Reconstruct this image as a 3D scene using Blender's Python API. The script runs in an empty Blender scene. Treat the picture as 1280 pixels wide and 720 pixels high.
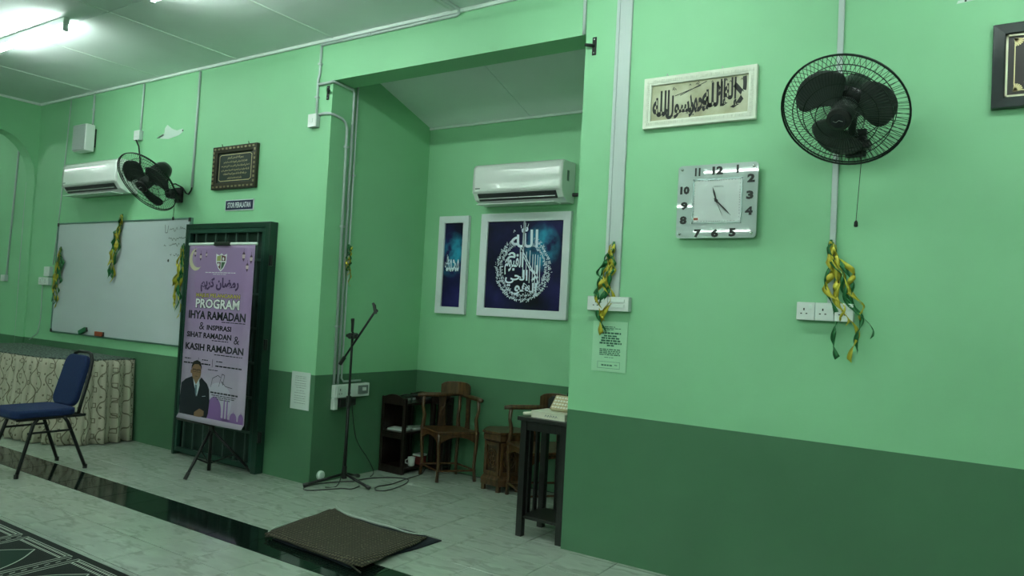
import bpy, math, random, unicodedata
from mathutils import Vector, Matrix
random.seed(7)
SC = bpy.context.scene
COL = SC.collection
PI = math.pi
# ------------------------------------------------------------------ camera
F_PX, YAW, PITCH, ROLL = 920.28, -0.5792, 0.0320, 0.0528
CAM = Vector((0, -3.7353, 1.33))
cd = bpy.data.cameras.new('camera'); cd.sensor_fit = 'HORIZONTAL'; cd.sensor_width = 36
cd.lens = F_PX / 1280 * 36; cd.clip_start = 0.02; cd.clip_end = 100
cam = bpy.data.objects.new('camera', cd); COL.objects.link(cam); SC.camera = cam
fw = Vector((math.sin(YAW)*math.cos(PITCH), math.cos(YAW)*math.cos(PITCH), math.sin(PITCH)))
r0 = Vector((math.cos(YAW), -math.sin(YAW), 0)); u0 = r0.cross(fw)
rt = r0*math.cos(ROLL) + u0*math.sin(ROLL); up = -r0*math.sin(ROLL) + u0*math.cos(ROLL)
Mc = Matrix((rt, up, -fw)).transposed().to_4x4(); Mc.translation = CAM
cam.matrix_world = Mc
def px(p):
    v = Vector(p) - CAM; d = v.dot(fw)
    if d <= 0.05: return (-9999, -9999)
    return (640 + F_PX*v.dot(rt)/d, 360 - F_PX*v.dot(up)/d)
# ------------------------------------------------------------------ world, exposure
w = bpy.data.worlds.new('night'); SC.world = w; w.use_nodes = True
w.node_tree.nodes['Background'].inputs[0].default_value = (0.02, 0.03, 0.04, 1)
w.node_tree.nodes['Background'].inputs[1].default_value = 0.3
vs = SC.view_settings; vs.view_transform = 'Standard'; vs.look = 'None'; vs.gamma = 1; vs.use_curve_mapping = False
vs.exposure = 1.98
TUBE_POWER = 21.0
TUBE_COLOR = (0.86, 1.0, 0.93)
# room sizes
H, P, L = 3.278, 0.791, 2.961
XL, XR, YB = -8.566, 3.6, -12.6
X1, X2, D = -4.110, -2.020, 1.134
SLOPE = 0.32; HA = 2.872
TUBES = [(-6.87, -1.15), (-4.57, -1.15), (-2.35, -1.15), (-0.1, -1.15)] + \
        [(x, y) for y in (-5.3, -7.9, -11.2) for x in (-7.5, -5.3, -3.1, -0.9, 1.3)] + [(-11.0, -1.6)]  # last entry: unseen tube added to light the room beyond the archway

# ================================================================== helpers
class MB:
    def __init__(s): s.v = []; s.f = []; s.mi = []; s.M = None; s.cur = 0; s.uv = None
    def add(s, vs, fs):
        o = len(s.v)
        for p in vs:
            p = Vector(p)
            s.v.append(s.M @ p if s.M else p)
        for f in fs: s.f.append(tuple(o+i for i in f)); s.mi.append(s.cur)
    def box(s, x0, x1, y0, y1, z0, z1):
        if x0 > x1: x0, x1 = x1, x0
        if y0 > y1: y0, y1 = y1, y0
        if z0 > z1: z0, z1 = z1, z0
        s.add([(x0,y0,z0),(x1,y0,z0),(x1,y1,z0),(x0,y1,z0),(x0,y0,z1),(x1,y0,z1),(x1,y1,z1),(x0,y1,z1)],
              [(3,2,1,0),(4,5,6,7),(0,1,5,4),(1,2,6,5),(2,3,7,6),(3,0,4,7)]); return s
    def bar(s, a, b, w, h=None, n=4):
        return s.tube([a, b], w/2*(1.414 if n == 4 else 1), n)
    def tube(s, pts, r, n=8, closed=False, cap=True):
        pts = [Vector(p) for p in pts]; N = len(pts); vs = []; fs = []
        if not isinstance(r, (list, tuple)): r = [r]*N
        prev = None
        for i, p in enumerate(pts):
            if closed: t = (pts[(i+1) % N] - pts[i-1])
            else: t = pts[min(i+1, N-1)] - pts[max(i-1, 0)]
            if t.length < 1e-9: t = Vector((0,0,1))
            t.normalize()
            if prev is None:
                a = Vector((0,0,1)) if abs(t.z) < .9 else Vector((0,1,0))
                nn = t.cross(a).normalized()
            else:
                nn = prev - t*prev.dot(t)
                nn = nn.normalized() if nn.length > 1e-6 else t.orthogonal().normalized()
            prev = nn; b = t.cross(nn)
            for k in range(n):
                q = 2*PI*(k+.5)/n
                vs.append(p + (nn*math.cos(q) + b*math.sin(q))*r[i])
        for i in range(N if closed else N-1):
            j = (i+1) % N
            for k in range(n):
                k2 = (k+1) % n
                fs.append((i*n+k, i*n+k2, j*n+k2, j*n+k))
        if cap and not closed:
            fs.append(tuple(range(n-1, -1, -1))); fs.append(tuple((N-1)*n+k for k in range(n)))
        s.add(vs, fs); return s
    def prism(s, poly, y0, y1):          # poly in (x,z), extruded along y (y0 nearer the camera)
        n = len(poly)
        s.add([(x, y0, z) for x, z in poly] + [(x, y1, z) for x, z in poly],
              [tuple(range(n)), tuple(range(2*n-1, n-1, -1))] + [(i, i+n, (i+1) % n + n, (i+1) % n) for i in range(n)]); return s
    def prismz(s, poly, z0, z1):
        n = len(poly)
        s.add([(x, y, z0) for x, y in poly] + [(x, y, z1) for x, y in poly],
              [tuple(range(n-1, -1, -1)), tuple(range(n, 2*n))] + [(i, (i+1) % n, (i+1) % n + n, i+n) for i in range(n)]); return s
    def lathe(s, prof, c=(0,0,0), n=20): # prof (r,z)
        vs = []; fs = []; c = Vector(c)
        for r, z in prof:
            for k in range(n):
                q = 2*PI*k/n; vs.append(c + Vector((r*math.cos(q), r*math.sin(q), z)))
        for i in range(len(prof)-1):
            for k in range(n):
                k2 = (k+1) % n; fs.append((i*n+k, i*n+k2, (i+1)*n+k2, (i+1)*n+k))
        fs.append(tuple(range(n-1, -1, -1))); fs.append(tuple((len(prof)-1)*n+k for k in range(n)))
        s.add(vs, fs); return s
    def poly(s, pts, y): s.add([(x, y, z) for x, z in pts], [tuple(range(len(pts)))]); return s   # flat print facing -y
    def disc(s, x, z, rx, rz, y, n=20):
        return s.poly([(x+rx*math.cos(2*PI*k/n), z+rz*math.sin(2*PI*k/n)) for k in range(n)], y)
    def line(s, pts, wd, y):             # flat stroke in the xz plane
        for (ax, az), (bx, bz) in zip(pts, pts[1:]):
            dx, dz = bx-ax, bz-az; l = math.hypot(dx, dz) or 1; ox, oz = -dz/l*wd/2, dx/l*wd/2
            ex, ez = dx/l*wd*.3, dz/l*wd*.3
            s.poly([(ax-ex-ox, az-ez-oz), (bx+ex-ox, bz+ez-oz), (bx+ex+ox, bz+ez+oz), (ax-ex+ox, az-ez+oz)], y)
        return s
    def grid(s, fn, nu, nv, closed_u=False):
        vs = [fn(i/(nu if closed_u else nu-1), j/(nv-1)) for j in range(nv) for i in range(nu)]
        fs = []
        for j in range(nv-1):
            for i in range(nu if closed_u else nu-1):
                i2 = (i+1) % nu; fs.append((j*nu+i, j*nu+i2, (j+1)*nu+i2, (j+1)*nu+i))
        s.add(vs, fs); return s
def rrect(x0, x1, z0, z1, r, n_=5):
    pts = []
    for cx, cz, a in ((x1-r, z0+r, -PI/2), (x1-r, z1-r, 0), (x0+r, z1-r, PI/2), (x0+r, z0+r, PI)):
        for k in range(n_+1): q = a+PI/2*k/n_; pts.append((cx+r*math.cos(q), cz+r*math.sin(q)))
    return pts
def empty(name, loc, label=None, cat=None, group=None, rz=0):
    o = bpy.data.objects.new(name, None); COL.objects.link(o); o.location = loc; o.rotation_euler = (0, 0, rz)
    o.empty_display_size = .1
    return tag(o, label, cat, group)
def tag(o, label=None, cat=None, group=None, kind=None):
    if label: o['label'] = label
    if cat: o['category'] = cat
    if group: o['group'] = group
    if kind: o['kind'] = kind
    return o
def obj(name, mb, mat, parent=None, smooth=False, bev=0, label=None, kind=None, loc=None, local=False, solid=0, sub=0):
    # mesh given in world coordinates unless local; origin moved to the parent's (or loc)
    off = Vector((0, 0, 0))
    if not local:
        q = parent
        while q is not None: off = off + q.location; q = q.parent
    me = bpy.data.meshes.new(name)
    if loc is not None: off = Vector(loc)
    me.from_pydata([v - off for v in mb.v], [], mb.f)
    mats = mat if isinstance(mat, (list, tuple)) else [mat]
    for m in mats: me.materials.append(m)
    if len(mats) > 1:
        for pl, i in zip(me.polygons, mb.mi): pl.material_index = i
    if mb.uv:
        ul = me.uv_layers.new(name='UVMap')
        for lp in me.loops: ul.data[lp.index].uv = mb.uv[lp.vertex_index]
    if smooth:
        for pl in me.polygons: pl.use_smooth = True
    me.update()
    o = bpy.data.objects.new(name, me); COL.objects.link(o)
    if loc is not None: o.location = loc
    if parent is not None: o.parent = parent
    if solid:
        m = o.modifiers.new('solid', 'SOLIDIFY'); m.thickness = solid; m.offset = 0
    if sub:
        m = o.modifiers.new('sub', 'SUBSURF'); m.levels = m.render_levels = sub
    if bev:
        m = o.modifiers.new('bevel', 'BEVEL'); m.width = bev; m.segments = 2; m.limit_method = 'ANGLE'; m.angle_limit = .7
    if label: o['label'] = label
    if kind: o['kind'] = kind
    return o
# ---- materials
def mat(name, col, rough=.5, metal=0, noise=0, scale=20, bump=0, bscale=60, coat=0, trans=0, emit=None, estr=0, alpha=1, spec=None):
    m = bpy.data.materials.new(name); m.use_nodes = True; nt = m.node_tree; b = nt.nodes['Principled BSDF']
    b.inputs['Base Color'].default_value = (*col, 1); b.inputs['Roughness'].default_value = rough; b.inputs['Metallic'].default_value = metal
    b.inputs['Coat Weight'].default_value = coat; b.inputs['Transmission Weight'].default_value = trans
    if spec is not None: b.inputs['Specular IOR Level'].default_value = spec
    if alpha < 1: b.inputs['Alpha'].default_value = alpha
    if emit: b.inputs['Emission Color'].default_value = (*emit, 1); b.inputs['Emission Strength'].default_value = estr
    if noise or bump:
        g = nt.nodes.new('ShaderNodeNewGeometry')
    if noise:
        n = nt.nodes.new('ShaderNodeTexNoise'); n.inputs['Scale'].default_value = scale; n.inputs['Detail'].default_value = 4
        nt.links.new(g.outputs['Position'], n.inputs['Vector'])
        r = nt.nodes.new('ShaderNodeValToRGB'); r.color_ramp.elements[0].position = .3; r.color_ramp.elements[1].position = .7
        r.color_ramp.elements[0].color = (*[c*(1-noise) for c in col], 1); r.color_ramp.elements[1].color = (*[min(1, c*(1+noise)) for c in col], 1)
        nt.links.new(n.outputs['Fac'], r.inputs['Fac']); nt.links.new(r.outputs['Color'], b.inputs['Base Color'])
    if bump:
        n2 = nt.nodes.new('ShaderNodeTexNoise'); n2.inputs['Scale'].default_value = bscale; nt.links.new(g.outputs['Position'], n2.inputs['Vector'])
        bp = nt.nodes.new('ShaderNodeBump'); bp.inputs['Strength'].default_value = bump; bp.inputs['Distance'].default_value = .01
        nt.links.new(n2.outputs['Fac'], bp.inputs['Height']); nt.links.new(bp.outputs['Normal'], b.inputs['Normal'])
    return m
class NT:
    """tiny node helper"""
    def __init__(s, m): s.nt = m.node_tree; s.b = s.nt.nodes['Principled BSDF']
    def n(s, t, **kw):
        x = s.nt.nodes.new(t)
        for k, v in kw.items(): setattr(x, k, v)
        return x
    def link(s, a, b): s.nt.links.new(a, b)
    def val(s, inp, v):
        if hasattr(v, 'node'): s.link(v, inp)
        else: inp.default_value = v
    def math(s, op, a, b=0, c=None):
        x = s.n('ShaderNodeMath', operation=op); s.val(x.inputs[0], a); s.val(x.inputs[1], b)
        if c is not None: s.val(x.inputs[2], c)
        return x.outputs[0]
    def mix(s, f, a, b):
        x = s.n('ShaderNodeMix', data_type='RGBA'); s.val(x.inputs[0], f); s.val(x.inputs[6], a if hasattr(a, 'node') else (*a, 1)); s.val(x.inputs[7], b if hasattr(b, 'node') else (*b, 1))
        return x.outputs[2]
    def pos(s):
        g = s.n('ShaderNodeNewGeometry'); sp = s.n('ShaderNodeSeparateXYZ'); s.link(g.outputs['Position'], sp.inputs[0]); return g.outputs['Position'], sp.outputs
    def noise(s, vec, scale, det=4, sc3=None):
        if sc3:
            mp = s.n('ShaderNodeMapping'); mp.inputs['Scale'].default_value = sc3; s.link(vec, mp.inputs['Vector']); vec = mp.outputs[0]
        n = s.n('ShaderNodeTexNoise'); n.inputs['Scale'].default_value = scale; n.inputs['Detail'].default_value = det
        s.link(vec, n.inputs['Vector']); return n.outputs['Fac']
    def ramp(s, f, stops):
        r = s.n('ShaderNodeValToRGB'); e = r.color_ramp.elements
        while len(e) < len(stops): e.new(.5)
        for q, (p, c) in zip(e, stops): q.position = p; q.color = (*c, 1)
        s.link(f, r.inputs['Fac']); return r.outputs['Color']
    def bump(s, h, st=.2, dist=.01):
        bp = s.n('ShaderNodeBump'); bp.inputs['Strength'].default_value = st; bp.inputs['Distance'].default_value = dist
        s.link(h, bp.inputs['Height']); s.link(bp.outputs['Normal'], s.b.inputs['Normal'])
    def base(s, c): s.link(c, s.b.inputs['Base Color'])

LIGHT_GREEN = (0.265, 0.585, 0.325); DARK_GREEN = (0.072, 0.185, 0.098)
m_wall = mat('two tone green wall paint', LIGHT_GREEN, .55)
n = NT(m_wall); P3, S = n.pos()
f = n.math('GREATER_THAN', S[2], P)
blot = n.noise(P3, 1.3, 3)
up_c = n.ramp(blot, [(.3, tuple(c*.94 for c in LIGHT_GREEN)), (.7, tuple(c*1.05 for c in LIGHT_GREEN))])
dn_c = n.ramp(blot, [(.3, tuple(c*.90 for c in DARK_GREEN)), (.7, tuple(c*1.10 for c in DARK_GREEN))])
n.base(n.mix(f, dn_c, up_c)); n.link(n.math('MULTIPLY_ADD', f, .25, .33), n.b.inputs['Roughness'])
n.bump(n.math('ADD', n.noise(P3, 7, 3), n.math('MULTIPLY', n.noise(P3, 90, 3), .12)), .25, .008)
m_ceil = mat('ceiling board paint', (0.80, 0.86, 0.85), .8, noise=.03, scale=2)
m_strip = mat('white painted strip', (0.72, 0.80, 0.76), .5)
m_grout = mat('dark grout', (0.05, 0.07, 0.06), .8)
m_white = mat('white plastic', (0.72, 0.76, 0.74), .32)
m_pipe = mat('white conduit plastic', (0.47, 0.54, 0.53), .4)
m_ac = mat('gloss white air conditioner plastic', (0.80, 0.83, 0.81), .14, coat=.3)
m_dark = mat('dark vent interior', (0.03, 0.035, 0.035), .5)
m_black = mat('black plastic', (0.012, 0.013, 0.013), .4)
m_blackmetal = mat('black painted metal', (0.012, 0.013, 0.014), .35, metal=.3)
m_fanblade = mat('dark smoky fan blade plastic', (0.045, 0.056, 0.052), .35)
m_cage = mat('black wire', (0.010, 0.022, 0.016), .4, metal=.4)
m_doorgreen = mat('dark green gloss door paint', (0.008, 0.036, 0.024), .3, coat=.2)
m_bar = mat('dark green grille paint', (0.012, 0.05, 0.036), .35)
m_grille = mat('worn green grey grille paint', (0.045, 0.085, 0.07), .35)
m_steel = mat('brushed aluminium', (0.45, 0.48, 0.47), .35, metal=.9)
m_chrome = mat('chrome', (0.8, 0.8, 0.8), .12, metal=1)
m_paper = mat('white paper', (0.62, 0.70, 0.66), .7)
m_paperg = mat('pale green paper', (0.37, 0.66, 0.43), .6)
m_ink = mat('black ink', (0.012, 0.014, 0.013), .6)
m_greyink = mat('grey ink', (0.16, 0.20, 0.19), .6)
m_greenink = mat('dark green ink', (0.03, 0.12, 0.07), .6)
m_gold = mat('gold lettering', (0.62, 0.52, 0.28), .4, metal=.3)
m_ivory = mat('ivory frame edge', (0.72, 0.70, 0.50), .4)
m_blue = mat('blue chair fabric', (0.004, 0.019, 0.090), .85, noise=.2, scale=150, bump=.2, bscale=500)
m_yellowfoil = mat('yellow foil', (0.50, 0.43, 0.04), .3, metal=.35)
m_greenfoil = mat('green foil', (0.02, 0.15, 0.045), .3, metal=.35)
m_beigecover = mat('cream book cover', (0.72, 0.70, 0.58), .5, noise=.05)
m_tanbook = mat('tan book', (0.50, 0.40, 0.24), .6, noise=.25, scale=60)
m_tube = mat('lit fluorescent tube', (1, 1, 1), .3, emit=TUBE_COLOR, estr=TUBE_POWER)
def wood(name, dark, light, rough=.32):
    m = mat(name, light, rough, coat=.15); q = NT(m); p3, s_ = q.pos()
    f_ = q.noise(p3, 9, 6, (6, 6, .8)); q.base(q.ramp(f_, [(.3, dark), (.7, light)])); q.bump(f_, .08, .004); return m
m_wood = wood('brown lacquered wood', (0.032, 0.014, 0.006), (0.115, 0.055, 0.020))
m_cabwood = wood('dark red brown wood', (0.007, 0.004, 0.003), (0.022, 0.011, 0.009))
m_carve = wood('dark carved wood', (0.018, 0.009, 0.005), (0.06, 0.028, 0.012))
m_tablewood = wood('black brown stained wood', (0.004, 0.004, 0.004), (0.010, 0.009, 0.009), .4)
# marble tiles
m_tile = mat('pale green grey marble tile', (0.42, 0.5, 0.43), .085, spec=.6)
q = NT(m_tile); p3, s_ = q.pos(); oi = q.n('ShaderNodeObjectInfo')
vadd = q.n('ShaderNodeVectorMath', operation='ADD'); q.link(p3, vadd.inputs[0])
cmb = q.n('ShaderNodeCombineXYZ'); q.link(q.math('MULTIPLY', oi.outputs['Random'], 17.0), cmb.inputs[2]); q.link(cmb.outputs[0], vadd.inputs[1])
v1 = q.noise(vadd.outputs[0], 3.2, 3, (1.4, 4.0, 1)); v2 = q.noise(vadd.outputs[0], 5.0, 3, (1, 2.4, 1))
vein = q.math('MULTIPLY', q.math('SUBTRACT', 1, q.math('MINIMUM', 1, q.math('MULTIPLY', q.math('ABSOLUTE', q.math('SUBTRACT', v1, .52)), 10))), q.math('MINIMUM', 1, q.math('MAXIMUM', 0, q.math('MULTIPLY', q.math('SUBTRACT', v2, .48), 12))))
c0 = q.ramp(v2, [(.3, (0.37, 0.42, 0.365)), (.7, (0.45, 0.50, 0.44))])
q.base(q.mix(q.math('MULTIPLY', vein, .42), c0, (0.13, 0.17, 0.13)))
m_bordertile = mat('black green polished border tile', (0.008, 0.018, 0.014), .08, noise=.4, scale=5, spec=.6)
m_fabricmat = mat('mat', (0.05, 0.04, 0.03), .9)
q = NT(m_fabricmat); p3, s_ = q.pos()
vo = q.n('ShaderNodeTexVoronoi'); vo.inputs['Scale'].default_value = 45; q.link(p3, vo.inputs['Vector'])
wx = q.math('SINE', q.math('MULTIPLY', q.math('ADD', s_[0], s_[1]), 150)); wy = q.math('SINE', q.math('MULTIPLY', q.math('SUBTRACT', s_[0], s_[1]), 150))
wv = q.math('MULTIPLY', wx, wy)
cc = q.mix(q.math('GREATER_THAN', wv, .15), (0.026, 0.022, 0.014), (0.10, 0.082, 0.052))
q.base(q.mix(q.math('LESS_THAN', vo.outputs['Distance'], .17), cc, (0.17, 0.15, 0.09))); q.bump(wv, .5, .004)

# ---- text
FORMS = {}
for cp in list(range(0xFE80, 0xFEFD)):
    d = unicodedata.decomposition(chr(cp)).split()
    if len(d) >= 2 and d[0] in ('<isolated>', '<final>', '<initial>', '<medial>'):
        FORMS.setdefault(''.join(chr(int(x, 16)) for x in d[1:]), {})[d[0][1:-1]] = chr(cp)
def ar(text):
    out = []
    for word in text.split(' '):
        un = []; i = 0
        while i < len(word):
            if word[i:i+2] in FORMS and word[i] == 'ل': un.append(word[i:i+2]); i += 2
            else: un.append(word[i]); i += 1
        res = []
        for k, c in enumerate(un):
            fm = FORMS.get(c, {})
            prev = k > 0 and 'initial' in FORMS.get(un[k-1], {})
            nxt = k < len(un)-1 and ('final' in FORMS.get(un[k+1], {}))
            pj = prev and 'final' in fm; nj = nxt and 'initial' in fm
            key = 'medial' if pj and nj else 'final' if pj else 'initial' if nj else 'isolated'
            res.append(fm.get(key, c))
        out.append(''.join(reversed(res)))
    return ' '.join(reversed(out))
_tc = {}
def tmesh(s, bold=0.0, res=2):
    k = (s, bold, res)
    if k in _tc: return _tc[k]
    c = bpy.data.curves.new('t', 'FONT'); c.body = s; c.size = 1; c.resolution_u = res; c.offset = bold
    o = bpy.data.objects.new('t', c); COL.objects.link(o); bpy.context.view_layer.update()
    m = bpy.data.meshes.new_from_object(o.evaluated_get(bpy.context.evaluated_depsgraph_get()))
    v = [(a.co.x, a.co.y) for a in m.vertices]; fs = [tuple(p.vertices) for p in m.polygons]
    bpy.data.objects.remove(o); bpy.data.curves.remove(c); bpy.data.meshes.remove(m)
    x0 = min(a[0] for a in v); x1 = max(a[0] for a in v); y0 = min(a[1] for a in v); y1 = max(a[1] for a in v)
    v = [((a-x0)/(x1-x0), (b-y0)/(y1-y0)) for a, b in v]
    _tc[k] = (v, fs, (x1-x0)/(y1-y0)); return _tc[k]
def put(mb, s, x0, x1, z0, z1, y, bold=0.0, fn=None, res=2):
    v, fs, asp = tmesh(s, bold, res)
    pts = [(x0+(x1-x0)*a, y, z0+(z1-z0)*b) for a, b in v] if fn is None else [fn(a, b) for a, b in v]
    mb.add(pts, fs); return mb

# ================================================================== structure
def structure(name, mb, m, **k):
    o = obj(name, mb, m, **k); o['kind'] = 'structure'; return o
# floor: grout bed, individual tiles in view, the rest joined
TS = 0.2815
fb = MB().box(-12.2, XR, YB, D+.2, -.12, -.004)
floor = structure('floor', fb, m_grout)
tm = MB(); h = TS/2 - .0021
tm.add([(-h,-h,-.012),(h,-h,-.012),(h,h,-.012),(-h,h,-.012),(-h,-h,-.0008),(h,-h,-.0008),(h,h,-.0008),(-h,h,-.0008),
        (-h+.001,-h+.001,0),(h-.001,-h+.001,0),(h-.001,h-.001,0),(-h+.001,h-.001,0)],
       [(0,1,5,4),(1,2,6,5),(2,3,7,6),(3,0,4,7),(4,5,9,8),(5,6,10,9),(6,7,11,10),(7,4,8,11),(8,9,10,11)])
tile_mesh = {}
rest = MB(); rest_b = MB()
JX, JY = -2.510, -0.876
cells = []
for i in range(-36, 23):
    x0 = JX+i*TS; ya_ = JY+3*TS+.002; xa_, xb_ = x0+.002, x0+TS-.002
    if X1 < x0 < X2-TS: continue
    rest.add([(xa_, ya_, 0), (xb_, ya_, 0), (xb_, .0, 0), (xa_, .0, 0)], [(0,1,2,3)])
for i in range(-36, 23):
    for j in range(-44, 8):
        x0 = JX+i*TS; y0 = JY+j*TS; cx, cy = x0+TS/2, y0+TS/2
        if cy > 0 and not (X1-TS/2 < cx < X2+TS/2 and cy < D+.1): continue
        u, v = px((cx, cy, 0)); vis = -40 < u < 1320 and -40 < v < 760 and cx > XL-.1
        border = (j == -1)
        if vis: cells.append((cx, cy, border))
        else: (rest_b if border else rest).add([(cx-h, cy-h, 0), (cx+h, cy-h, 0), (cx+h, cy+h, 0), (cx-h, cy+h, 0)], [(0,1,2,3)])
for kname, mm in (('floor_tile', m_tile), ('border_tile', m_bordertile)):
    me = bpy.data.meshes.new(kname); me.from_pydata(tm.v, [], tm.f); me.materials.append(mm); tile_mesh[kname] = me
cells.sort(key=lambda c: (c[0])**2+(c[1]+3.73)**2)
nt_ = 0
for cx, cy, b in cells:
    if not b:
        nt_ += 1
        if nt_ > 300:
            rest.add([(cx-h, cy-h, 0), (cx+h, cy-h, 0), (cx+h, cy+h, 0), (cx-h, cy+h, 0)], [(0,1,2,3)]); continue
    o = bpy.data.objects.new('border_tile' if b else 'floor_tile', tile_mesh['border_tile' if b else 'floor_tile'])
    COL.objects.link(o); o.location = (cx, cy, random.uniform(-.0004, .0004)); o.parent = floor
obj('far_tiles', rest, m_tile, floor, kind='stuff'); obj('far_border_tiles', rest_b, m_bordertile, floor, kind='stuff')

# main wall along y=0 with recess opening (thickness .2)
T = .2
mb = MB()
mb.prism([(-12.2, 0), (X1, 0), (X1, L), (X2, L), (X2, 0), (XR, 0), (XR, H), (-12.2, H)], 0, T)
wall_front = structure('wall_front', mb, m_wall)
structure('wall_recess_left', MB().box(X1-T, X1, T, D+T, -.05, 3.6), m_wall)
structure('wall_recess_right', MB().box(X2, X2+T, T, D+T, -.05, 3.6), m_wall)
structure('wall_recess_back', MB().box(X1, X2, D, D+T, -.05, 3.6), m_wall)
# left end wall with round-cornered archway
arch = [(-.018, 0), (-.018, 2.46)]
for k in range(0, 13):
    q = k/12*PI/2
    arch.append((-.018-.40*(1-math.cos(q)), 2.46+.47*math.sin(q)))
arch += [(-2.6, 2.93)]
for k in range(12, -1, -1):
    q = k/12*PI/2
    arch.append((-3.0+.40*(1-math.cos(q)), 2.46+.47*math.sin(q)))
arch += [(-3.0, 0)]
mb = MB(); mb.M = Matrix.Translation((XL, 0, 0)) @ Matrix.Rotation(PI/2, 4, 'Z')   # local x -> world y, local y -> world -x
mb.prism([(0, 0)] + arch + [(YB, 0), (YB, H), (0, H)], 0, .18)
structure('wall_left', mb, m_wall)
structure('wall_corridor', MB().box(-12.2, -12.0, -4, 0, 0, H), m_wall)
structure('wall_corridor_back', MB().box(-12.2, XL-.18, -4.2, -4, 0, H), m_wall)
structure('wall_right', MB().box(XR, XR+.2, YB, .2, 0, H), m_wall)
structure('wall_back', MB().box(XL-.18, XR, YB-.2, YB, 0, H), m_wall)
# ceiling of boards with cover strips
ceil = structure('ceiling', MB().box(-12.2, XR+.2, YB-.2, .2, H+.012, H+.1), mat('dark ceiling void', (0.05, 0.06, 0.06), .9))
CP = 1.11; pm = MB(); hh = CP/2-.003
pm.box(-hh, hh, -hh, hh, 0, .011)
pme = bpy.data.meshes.new('ceiling_panel'); pme.from_pydata(pm.v, [], pm.f); pme.materials.append(m_ceil)
sme = bpy.data.meshes.new('cover_strip'); sm_ = MB(); sm_.prism([(-.011, 0), (-.007, -.005), (.007, -.005), (.011, 0)], -hh, hh)
sme.from_pydata(sm_.v, [], sm_.f); sme.materials.append(m_strip)
for i in range(-5, 10):
    for j in range(0, 12):
        x = -7.46+CP*(i+.5); y = .04-CP*(j+.5)
        if x-hh > XR or (x+hh < XL-.2 and y < -4.2): continue
        o = bpy.data.objects.new('ceiling_panel', pme); COL.objects.link(o); o.location = (x, y-.0, H); o.parent = ceil
        if j < 4:
            o = bpy.data.objects.new('cover_strip', sme); COL.objects.link(o); o.location = (x-CP/2, y, H); o.parent = ceil
# cornice line at wall top
structure('trim_1', MB().box(XL, XR, -.018, 0, H-.022, H), m_strip)
structure('trim_2', MB().box(XL, XL+.018, YB, -.018, H-.022, H), m_strip)
# recess ceiling, sloping down to the back
def zc(y): return HA + SLOPE*(D-y)
rc = empty('ceiling_recess', (0, 0, 0)); rc['kind'] = 'structure'
for x0, x1 in ((X1, -3.095), (-3.089, X2)):
    b = MB(); b.add([(x0, T-.0, zc(T)), (x1, T, zc(T)), (x1, D, zc(D)), (x0, D, zc(D)), (x0, T, zc(T)+.02), (x1, T, zc(T)+.02), (x1, D, zc(D)+.02), (x0, D, zc(D)+.02)],
                    [(3,2,1,0),(4,5,6,7),(0,1,5,4),(1,2,6,5),(2,3,7,6),(3,0,4,7)])
    obj('ceiling_panel', b, m_ceil, rc)
b = MB(); b.add([(-3.12, T, zc(T)+.022), (-3.06, T, zc(T)+.022), (-3.06, D, HA+.022), (-3.12, D, HA+.022)], [(0,1,2,3)]); obj('joint_backing', b, m_dark, rc)
obj('edge_strip', MB().box(X1, X2, D-.015, D, HA-.016, HA+.002), m_strip, rc)
b = MB(); b.box(X1-T, X2+T, T, D+T, 3.6, 3.7); structure('roof_slab', b, m_grout)
structure('wall_recess_header', MB().box(X1-T, X2+T, 0, T, H+.1, 3.6), m_wall)

# ================================================================== tube lights
def tube_light(x, y, label, first=None):
    if first is None:
        t = empty('tube_light', (x, y, H), label, 'ceiling light', 'fluorescent tube lights on the ceiling')
        obj('batten', MB().box(0, 1.22, -.022, .022, -.045, 0), m_strip, t, local=True, bev=.004)
        for xx in (.0, 1.195):
            obj('lamp_holder', MB().box(xx, xx+.025, -.017, .017, -.095, -.045), m_greyink if 0 else m_pipe, t, local=True, bev=.003)
        tb = MB(); tb.tube([(.026, 0, -.078), (1.194, 0, -.078)], .013, 12)
        obj('glass_tube', tb, m_tube, t, local=True, smooth=True, label='glowing white fluorescent tube')
        return t
    t = first.copy(); COL.objects.link(t); t.location = (x, y, H); t['label'] = label
    for ch in first.children:
        c = ch.copy(); COL.objects.link(c); c.parent = t
    return t
TL = ['fluorescent tube light at the far left of the ceiling', 'fluorescent tube light cut by the top edge of the photo', 'fluorescent tube light on the ceiling before the recess', 'fluorescent tube light on the ceiling before the clock wall']
t0 = None
for k, (x, y) in enumerate(TUBES):
    lab = TL[k] if k < 4 else ('added unseen fluorescent tube light brightening the room through the archway' if x < XL else 'fluorescent tube light on the hall ceiling behind the camera')
    t = tube_light(x, y, lab, t0); t0 = t0 or t

# ================================================================== door with grille
dr = empty('door_1', (-5.17, 0, 0)); dr['kind'] = 'structure'
dx0, dx1, dz = -5.70, -4.62, 1.92
fr = MB(); fr.prism([(dx0, 0), (dx0+.03, 0), (dx0+.03, dz-.045), (dx1-.06, dz-.045), (dx1-.06, 0), (dx1, 0), (dx1, dz), (dx0, dz)], -.075, -.001)
obj('door_frame', fr, m_doorgreen, dr, bev=.004)
fr2 = MB(); fr2.prism([(dx0+.03, .03), (dx0+.055, .03), (dx0+.055, dz-.08), (dx1-.095, dz-.08), (dx1-.095, .03), (dx1-.06, .03), (dx1-.06, dz-.045), (dx0+.03, dz-.045)], -.07, -.035)
obj('gate_frame', fr2, m_bar, dr, bev=.003)
obj('door_panel', MB().box(dx0+.03, dx1-.06, -.012, -.001, .0, dz-.045), mat('dark green door board', (0.008, 0.030, 0.022), .6), dr)  # plain dark green board behind the bars
obj('gate_sill_rail', MB().box(dx0+.055, dx1-.095, -.068, -.04, .03, .065), m_bar, dr)
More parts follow.
